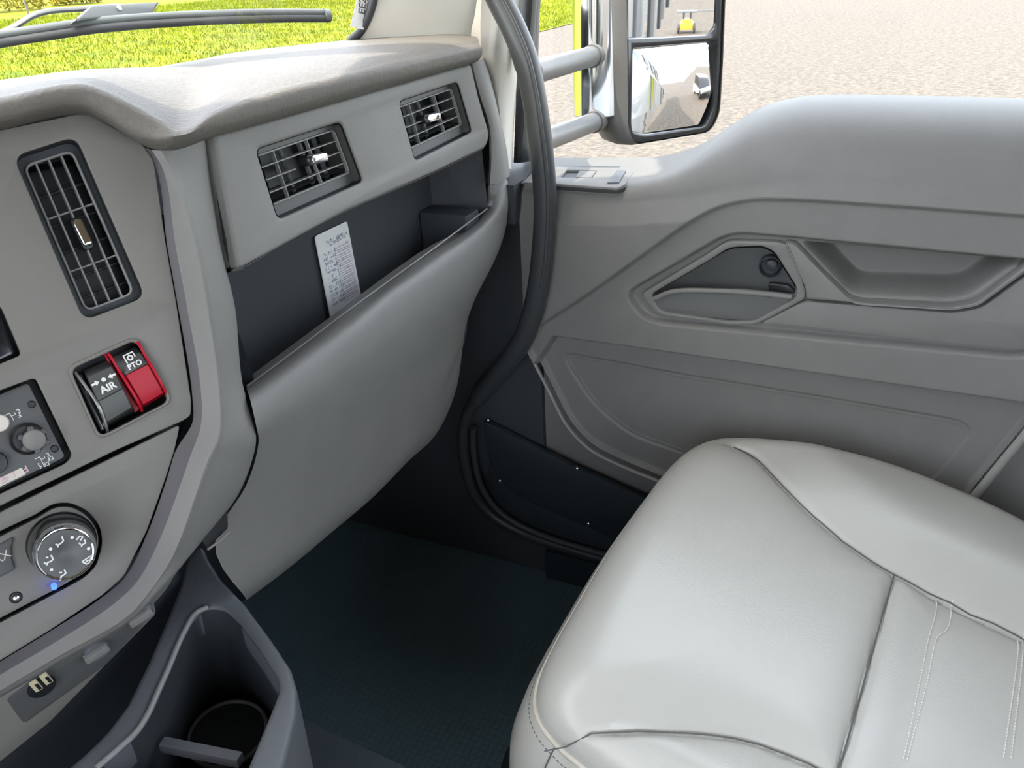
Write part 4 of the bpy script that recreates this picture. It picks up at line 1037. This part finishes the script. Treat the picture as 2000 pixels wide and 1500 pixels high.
# light lip along the inner edge
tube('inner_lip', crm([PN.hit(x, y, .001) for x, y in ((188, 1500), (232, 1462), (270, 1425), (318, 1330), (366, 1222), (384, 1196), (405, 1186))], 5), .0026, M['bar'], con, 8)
cw = PN.off(-.085); cc_ = cw.uv(445, 1432)
rc = (V(cw.uv(520, 1425))-V(cc_)).length
tube('cup_ring', [cw.at(*p) for p in circ(cc_, rc, 48)], .002, M['mid'], con, 8, closed=True)
lathe('cup_cup', cw, cc_, [(rc*.98, -.001), (rc*.9, -.06), (rc*.1, -.062)], M['black'], con, 40)
bp0, bp1 = PN.hit(312, 1440, -.03), PN.hit(470, 1482, -.03)
dv = (bp1-bp0).normalized(); PB2 = PL((bp0+bp1)/2, (0, 0, 1), dv); hlen = (bp1-bp0).length/2
plate('divider_bar', PB2, rect(-hlen, -.0048, hlen, .0048), M['mid'], con, depth=.009, r=.002, bev=.002, px=False)
bq0, bq1 = PN.hit(330, 1500, -.045), PN.hit(460, 1520, -.045)
# outer walls down to the floor
R2 = fillet([PN.uv(*q) for q in RO], .012); n = len(R2)
vs = [PN.at(a, b, -.006) for a, b in R2] + [V((*PN.at(a, b, 0).xy, FLOOR)) + V((-.02, 0, 0)) for a, b in R2]
mk('outer_wall', vs, [(i, (i+1) % n, n+(i+1) % n, n+i) for i in range(n)], M['mid'], con, 40)
# storage bin to the left, under the socket strip
mk('bin_floor', [V((-.2, .24, -.72)), V((.42, .24, -.72)), V((.42, .60, -.68)), V((-.2, .60, -.68))], [(0, 1, 2, 3)], M['kick'], con, 0)
mk('bin_back', [V((-.2, .62, -.72)), V((.40, .56, -.72)), V((.40, .56, -.40)), V((-.2, .62, -.36))], [(0, 1, 2, 3)], M['dark'], con, 0)
# ------------------------------------------------------------------ outside
GZ = -2.35
gm_ = bpy.data.materials.new('gravel'); gm_.use_nodes = True; t = gm_.node_tree; b = t.nodes['Principled BSDF']
tc = t.nodes.new('ShaderNodeTexCoord')
v1 = t.nodes.new('ShaderNodeTexVoronoi'); v1.inputs['Scale'].default_value = 16
n1 = t.nodes.new('ShaderNodeTexNoise'); n1.inputs['Scale'].default_value = 9; n1.inputs['Detail'].default_value = 8; n1.inputs['Roughness'].default_value = .8
n2 = t.nodes.new('ShaderNodeTexNoise'); n2.inputs['Scale'].default_value = .35; n2.inputs['Detail'].default_value = 4
r1 = t.nodes.new('ShaderNodeValToRGB'); r1.color_ramp.elements[0].position = .30; r1.color_ramp.elements[1].position = .66
r1.color_ramp.elements[0].color = (.016, .013, .010, 1); r1.color_ramp.elements[1].color = (.165, .133, .096, 1)
mxx = t.nodes.new('ShaderNodeMix'); mxx.data_type = 'RGBA'; mxx.blend_type = 'MULTIPLY'; mxx.inputs[0].default_value = .85
sepc = t.nodes.new('ShaderNodeValToRGB'); sepc.color_ramp.elements[0].color = (.45, .43, .42, 1); sepc.color_ramp.elements[1].color = (1, .97, .92, 1)
t.links.new(tc.outputs['Object'], v1.inputs['Vector']); t.links.new(tc.outputs['Object'], n1.inputs['Vector']); t.links.new(tc.outputs['Object'], n2.inputs['Vector'])
t.links.new(n1.outputs['Fac'], r1.inputs['Fac']); t.links.new(v1.outputs['Color'], sepc.inputs['Fac'])
t.links.new(r1.outputs['Color'], mxx.inputs[6]); t.links.new(sepc.outputs['Color'], mxx.inputs[7]); t.links.new(mxx.outputs[2], b.inputs['Base Color'])
b.inputs['Roughness'].default_value = .9
bp = t.nodes.new('ShaderNodeBump'); bp.inputs['Strength'].default_value = .8; bp.inputs['Distance'].default_value = .02
t.links.new(v1.outputs['Distance'], bp.inputs['Height']); t.links.new(bp.outputs['Normal'], b.inputs['Normal'])
M['gravel'] = gm_
mk('ground', [V((-120, -120, GZ)), V((160, -120, GZ)), V((160, 12.2, GZ)), V((-120, 11.2, GZ))], [(0, 1, 2, 3)], gm_, None, 0, label='pale gravel yard beside the truck', kind='structure')
lm = bpy.data.materials.new('lawn_soil'); lm.use_nodes = True; t = lm.node_tree; b = t.nodes['Principled BSDF']; b.inputs['Roughness'].default_value = .9; b.inputs['Specular IOR Level'].default_value = .1
tc = t.nodes.new('ShaderNodeTexCoord'); n1 = t.nodes.new('ShaderNodeTexNoise'); n1.inputs['Scale'].default_value = .8; n1.inputs['Detail'].default_value = 10; n1.inputs['Roughness'].default_value = .75
mp = t.nodes.new('ShaderNodeMapping'); mp.inputs['Scale'].default_value = (1, .5, 1)
r1 = t.nodes.new('ShaderNodeValToRGB'); r1.color_ramp.elements[0].position = .33; r1.color_ramp.elements[1].position = .68
r1.color_ramp.elements[0].color = (.045, .088, .003, 1); r1.color_ramp.elements[1].color = (.22, .195, .003, 1)
t.links.new(tc.outputs['Object'], mp.inputs[0]); t.links.new(mp.outputs[0], n1.inputs['Vector']); t.links.new(n1.outputs['Fac'], r1.inputs['Fac']); t.links.new(r1.outputs['Color'], b.inputs['Base Color'])
def gz(x, y): return GZ + max(0, y-14)*.022
xs_ = np.linspace(-120, 160, 29); ys_ = np.r_[11, 14, 20, 30, 45, 70, 110]
vs = [V((x, y + (.6*math.sin(x*.7) if y < 12 else 0), gz(x, y) + (.02 if y < 12 else .02))) for y in ys_ for x in xs_]
nx = len(xs_)
mk('ground.001', vs, [(j*nx+i, j*nx+i+1, (j+1)*nx+i+1, (j+1)*nx+i) for j in range(len(ys_)-1) for i in range(nx-1)], lm, None, 30, label='bright mown lawn ahead of the truck', kind='structure')
# grass blades
gb = mat('grass_blade', (.125, .15, .003), .8, .1, var=.35, vscale=.5)
t = gb.node_tree
NB = 90000
X = rng.uniform(8, 60, NB); Yb = 11.6 + 32*rng.random(NB)**1.3
hgt = rng.uniform(.04, .12, NB)*(1+Yb/40); an = rng.uniform(0, 6.28, NB); wd_ = rng.uniform(.008, .018, NB)*(1+Yb/30)
Zb = GZ + np.maximum(0, Yb-14)*.022
lx, ly = rng.normal(0, .06, NB), rng.normal(0, .06, NB)
P = np.zeros((NB, 3, 3))
P[:, 0] = np.stack([X-np.cos(an)*wd_, Yb-np.sin(an)*wd_, Zb], 1); P[:, 1] = np.stack([X+np.cos(an)*wd_, Yb+np.sin(an)*wd_, Zb], 1); P[:, 2] = np.stack([X+lx, Yb+ly, Zb+hgt], 1)
mk('grass', P.reshape(-1, 3), np.arange(NB*3).reshape(-1, 3), gb, None, 0, label='blades of bright yellow-green grass on the lawn', cat='grass', kind='stuff')
# far fence posts, and yellow bushes
def post(x, y, lab):
    t = thing('fence_post', lab, 'fence post', (x, y, gz(x, y)), 'far fence posts')
    lathe('post', PL((x, y, gz(x, y)), (0, 0, 1), (1, 0, 0)), (0, 0), [(.05, 0), (.05, 1.75)], M['arm'], t, 12)
    lathe('post_cap', PL((x, y, gz(x, y)), (0, 0, 1), (1, 0, 0)), (0, 0), [(.065, 1.74), (.05, 1.79), (.01, 1.82)], M['arm'], t, 12)
for (px, D, lab) in ((50, 46., 'grey fence post beyond the lawn, left of the wiper arm'), (517, 46., 'grey fence post beyond the lawn, above the wiper blade')):
    r = ray(px, 10); y = D; x = r.x/r.y*y; post(x, y, lab)
lf = mat('yellow_leaf', (.24, .20, .014), .7, .2, var=.4, vscale=3)
for k, (px, D, s, lab) in enumerate(((15, 52., 1.3, 'yellow-leaved bush beyond the lawn at the far left'), (150, 54., 1.0, 'low yellow bush beyond the lawn behind the wiper arm'))):
    r = ray(px, 10); y = D; x = r.x/r.y*y; z = gz(x, y)
    bt = thing('bush', lab, 'bush', (x, y, z), 'yellow bushes beyond the lawn')
    N = 1500; th = rng.uniform(0, 6.28, N); ph = np.arccos(rng.uniform(-.3, 1, N)); rad = s*rng.uniform(.75, 1.05, N)
    c = np.stack([x+1.9*rad*np.sin(ph)*np.cos(th), y+rad*np.sin(ph)*np.sin(th), z+.4*s+rad*np.cos(ph)], 1)
    a = rng.normal(0, .09, (N, 4, 3)) + c[:, None]
    mk('foliage', a.reshape(-1, 3), np.arange(N*4).reshape(-1, 4), lf, bt, 0, kind='stuff')
    tube('stem', [V((x, y, z)), V((x, y, z+s))], .06, M['dark'], bt, 8)

# ------------------------------------------------------------------ truck outside: hood, wiper, mirror, flank
paint = M['paint']
M['sky_glass'] = mat('dark_blue_glass', (.05, .15, .28), .35, .2)
M['body'] = mat('grey_beige_body', (.22, .205, .185), .5)
hood = thing('hood', 'white sloping truck hood ahead of the windscreen', 'hood', (0, 1.5, -.9))
loft('hood_skin', [[V((-1.0, 1.06, -.42)), V((-.5, 1.08, -.36)), V((0, 1.09, -.35)), V((.5, 1.08, -.36)), V((.98, 1.06, -.42))],
                   [V((-.95, 1.6, -.62)), V((-.5, 1.7, -.55)), V((0, 1.72, -.53)), V((.5, 1.7, -.55)), V((.95, 1.6, -.62))],
                   [V((-.9, 2.3, -1.3)), V((-.5, 2.45, -1.2)), V((0, 2.5, -1.18)), V((.5, 2.45, -1.2)), V((.9, 2.3, -1.3))]], paint, hood, k=4, kc=4)
# wiper
wp = thing('windscreen_wiper', 'grey windscreen wiper lying along the bottom of the glass', 'wiper', (.75, .78, -.06))
wpx = [(-120, 96, .86), (0, 74, .845), (80, 62, .825), (180, 48, .80), (300, 38, .775), (420, 32, .745), (540, 29, .715), (637, 29, .692)]
WP = [ony(*q) for q in wpx]
WPs = crm(WP, 5)
tube('blade_holder', [p+V((0, 0, .003)) for p in WPs], .0042, M['wiper'], wp, 10)
tube('rubber_blade', [p+V((0, -.004, -.0045)) for p in WPs], .0032, M['rubber'], wp, 8, flat=1.4)
tube('end_cap', [WPs[-1]+(WPs[-2]-WPs[-1])*.3+V((0, 0, -.001)), WPs[-1]+(WPs[-1]-WPs[-2])*.25+V((0, 0, -.001))], .0085, M['wiper'], wp, 10)
tube('wiper_arm', crm([ony(-120, 100, .865), ony(17, 58, .845), ony(73, 27, .83), ony(165, 17, .815), ony(235, 12, .80)], 4), .0048, M['wiper'], wp, 10, flat=.6)
PWp = PL(ony(230, 24, .795), (0, -1, .35), (1, -.3, 0))
plate('arm_adapter', PWp, [(147, 40), (180, 10), (312, 3), (300, 24), (284, 30), (200, 36)], M['wiper'], wp, depth=.012, r=.003, bev=.002)
lathe('adapter_screw', PWp, PWp.uv(232, 16), [(.003, .0002), (.0028, .0015), (.001, .002)], M['satin'], wp, 14)
# sticker on the screen
PSk = PL(onx(708, 25, .895), (-.6, -1, .2), (1, -.6, 0))
stk = thing('windscreen_sticker', 'white sticker with dark characters at the windscreen corner', 'sticker', onx(708, 25, .895))
plate('sticker_sheet', PSk, [(700, -14), (735, -14), (710, 58), (684, 52)], M['white'], stk, depth=.0006, r=.001, bev=.0001)
q0, q1 = V(PSk.uv(695, 20)), V(PSk.uv(718, 26)); am = math.atan2((q1-q0).y, (q1-q0).x)
text('sticker_lettering', 'EE2', PSk, PSk.uv(708, 12), .0125, .0004, M['seam'], stk, ang=am+math.pi/2, bold=.0002)
text('sticker_lettering', 'E8', PSk, PSk.uv(722, 6), .010, .0004, M['seam'], stk, ang=am+math.pi/2)

# door mirror
PM = PL((1.72, .42, -.25), (-.57, -.82, .0), (.82, -.57, 0))
mr = thing('door_mirror', 'grey door mirror outside the passenger window with two glasses', 'mirror', PM.hit(1310, 270))
HS = [(1222, -120), (1226, 200), (1226, 250, .02), (1240, 281, .02), (1384, 257, .02), (1402, 222, .03), (1408, 120), (1417, -120)]
UP = [(1229, -110), (1227, 76, .004), (1296, 74), (1386, 69, .012), (1398, 50), (1403, -110)]
LO = [(1237, 94), (1402, 80), (1398, 170), (1393, 215, .02), (1379, 246, .02), (1262, 263, .015), (1236, 258, .012), (1234, 240)]
plate('mirror_face', PM, HS, M['gloss'], mr, depth=.02, r=.006, bev=.003, holes=[(UP, .006), (LO, .006)], back=False)
# housing body behind the face
hs = fillet([PM.uv(*q[:2]) for q in HS], .02); n = len(hs)
cx_, cy_ = sum(p[0] for p in hs)/n, sum(p[1] for p in hs)/n
rings = []
for k, (sc_, w_) in enumerate(((1.02, .004), (1.06, -.006), (1.06, -.03), (1.03, -.07), (.90, -.10), (.5, -.115))):
    rings.append([PM.at(cx_+(a-cx_)*sc_ - (.026 if a < cx_ else 0)*min(1, k/2)*(1 if k < 5 else .3), cy_+(b_-cy_)*(1+(sc_-1)*.35), w_) for a, b_ in hs])
vs = [p for r in rings for p in r]
mk('mirror_housing', vs, [(j*n+i, j*n+(i+1) % n, (j+1)*n+(i+1) % n, (j+1)*n+i) for j in range(5) for i in range(n)] + [tuple(range(5*n, 6*n))], M['mirrorbody'], mr, 50)
# chrome back cover showing past the housing
cb = []
for k in range(9):
    a = k/8*math.pi
    x, y = -.128 - .068*math.sin(a), -.060 + .045*math.cos(a)
    cb.append([PM.at(x, z_, y) for z_ in (-.045, -.035, .0, .1, .25)])
for i_, q in enumerate(cb):
    q[0] = q[0].lerp(cb[4][0] if False else q[0], 0)
loft('chrome_cover', cb, M['chrome'], mr, k=3, kc=2, thick=.003)
PMu = PL(PM.hit(1310, 20, -.012), (-.626, -.78, -.016), (.78, -.626, 0))
plate('upper_glass', PMu, [(1222, -110), (1222, 78), (1404, 73), (1408, -110)], M['mirror'], mr, depth=.003, r=.004, bev=0)
# convex lower glass
PMl = PL(PM.hit(1318, 170, -.006), (-.607, -.795, .012), (.795, -.607, 0))
pts = fillet([PMl.uv(*q) for q in LO], .006); n = len(pts); cx2, cy2 = sum(p[0] for p in pts)/n, sum(p[1] for p in pts)/n
vs, fs = [], []; RC = .72
for k in range(15):
    s = 1-k/14
    for a, b_ in pts:
        u, v = cx2+(a-cx2)*s, cy2+(b_-cy2)*s; r2_ = (u-cx2)**2+(v-cy2)**2
        vs.append(PMl.at(u, v, math.sqrt(RC*RC-r2_)-RC+.004))
for k in range(14):
    for i in range(n): fs.append((k*n+i, k*n+(i+1) % n, (k+1)*n+(i+1) % n, (k+1)*n+i))
mk('lower_glass', vs, fs, M['mirror'], mr, 89, label='convex lower mirror glass')
PMb = PM.off(-.05)
plate('glass_backing', PMb, HS, M['black'], mr, depth=.003, r=.01, bev=0)
for nm, (ax, ay, bx_, by2) in (('mirror_arm', (1040, 142, 1170, 106)), ('mirror_arm', (1052, 278, 1172, 234))):
    A_, B_ = onx(ax, ay, 1.25), PM.hit(bx_, by2, -.05)
    ar_ = tube(nm, [A_, A_.lerp(B_, .5), B_], .0185, M['arm'], mr, 20)
    tube('arm_clamp', [A_.lerp(B_, .86), B_, B_+(B_-A_)*.08], .0215, M['mirrorbody'], ar_, 18)

# flank of the truck, mirrored in the glasses
fl = thing('truck_side', 'white outer door and cab side of the truck, seen in the mirror', 'truck', (1.27, -.4, -1.3))
def fbox(nm, c0, c1, m, bev=.01): return box(nm, c0, c1, m, fl, bev=bev)
fbox('outer_door', (1.225, -.44, -1.25), (1.265, .46, -.31), paint)
fbox('rear_corner', (1.225, -1.9, -1.3), (1.262, -.455, .66), paint)
fbox('roof_rail', (1.225, -.44, .53), (1.262, .50, .68), paint)
fbox('quarter_window', (1.255, -1.32, -.10), (1.266, -.86, .42), M['sky_glass'])
fbox('panel_seam', (1.2, -1.94, -1.3), (1.258, -1.905, .9), M['black'])
fbox('body_panel', (1.0, -15.5, -1.3), (1.24, -1.95, 1.2), M['body'])
for k_, (y_, w_, m_) in enumerate(((-5.9, .45, 'mid'), (-7.0, .8, 'paint'), (-8.0, .18, 'dark'), (-9.2, .7, 'body'), (-10.6, .35, 'dark'), (-12.0, .5, 'body'), (-14.0, .6, 'dark'))):
    fbox('body_post', (1.2, y_-w_/2, -1.3), (1.275+.008*k_, y_+w_/2, 1.2), M[m_])
lathe('exhaust_stack', PL((1.27, -2.15, -1.4), (0, 0, 1), (1, 0, 0)), (0, 0), [(.11, 0), (.11, 2.4), (.09, 2.42)], M['chrome'], fl, 28)
lathe('fuel_tank', PL((.98, -.62, -1.62), (0, -1, 0), (1, 0, 0)), (0, 0), [(.20, .0), (.30, .02), (.31, .05), (.31, 1.2), (.30, 1.23), (.2, 1.25)], M['chrome'], fl, 40)
for y in (-.75, -1.2, -1.65): lathe('tank_strap', PL((.98, y, -1.62), (0, -1, 0), (1, 0, 0)), (0, 0), [(.314, -.02), (.314, .02)], M['satin'], fl, 40)
fbox('entry_step', (.9, -.55, -1.62), (1.27, .25, -1.56), M['satin'], .006)
# low wall seam across the yard and a small yellow machine
sbox('trim_8', (1.5, -24.9, GZ), (30, -24.7, GZ+.02), M['mid'], 'dark joint across the yard')
ym = thing('yard_machine', 'small yellow yard machine far behind, seen in the upper mirror', 'machine', (1.62, -19.4, GZ))
yel = mat('yellow_paint', (.62, .33, .02), .4)
mx_, my_ = 1.62, -19.4
def mb(nm, c0, c1, m, bv): box(nm, (mx_+c0[0], my_+c0[1], GZ+c0[2]), (mx_+c1[0], my_+c1[1], GZ+c1[2]), m, ym, bev=bv)
mb('machine_body', (-.16, -.3, .09), (.16, .2, .24), yel, .02)
mb('engine_cover', (-.11, -.2, .23), (.11, .1, .31), yel, .02)
mb('roof', (-.24, -.2, .46), (.24, .15, .49), M['mid'], .006)
for x_ in (-.08, .08): tube('roof_post', [V((mx_+x_, my_, GZ+.28)), V((mx_+x_, my_, GZ+.47))], .02, M['dark'], ym, 8)
for x_ in (-.22, .16):
    for y_ in (-.25, .15): lathe('wheel', PL((mx_+x_, my_+y_, GZ+.10), (1, 0, 0), (0, 1, 0)), (0, 0), [(.05, 0), (.10, .01), (.10, .05), (.05, .06)], M['rubber'], ym, 20)
# white car parked behind, seen in the lower glass
cw_ = mat('white_car_paint', (.5, .5, .5), .3, .5)
car = thing('car', 'white car parked on the gravel far behind, seen in the lower mirror', 'car', (6.2, -13.0, GZ))
cp = PL((6.2, -13.0, GZ), (1, 0, 0), (0, 1, 0))
def carprof(nm, pts, hw, m, bv): return plate(nm, PL((6.2+hw, -13.0, GZ), (1, 0, 0), (0, 1, 0)), pts, m, car, depth=2*hw, r=.18, bev=bv, px=False, nb=3)
carprof('car_body', [(-2.1, .3), (2.1, .3), (2.15, .75), (1.2, .95), (-1.9, 1.0), (-2.15, .8)], .88, cw_, .1)
carprof('car_cabin', [(-1.8, .95), (1.0, .95), (.35, 1.45), (-1.3, 1.48)], .74, M['gloss'], .08)
carprof('car_roof', [(-1.25, 1.42), (.3, 1.42), (.25, 1.5), (-1.2, 1.52)], .70, cw_, .03)
for sx in (-.92, .82):
    for y in (-1.35, 1.35):
        lathe('wheel', PL((6.2+sx, -13.0+y, GZ+.33), (1, 0, 0), (0, 1, 0)), (0, 0), [(.2, 0), (.33, .01), (.33, .12), (.2, .13)], M['rubber'], car, 24)
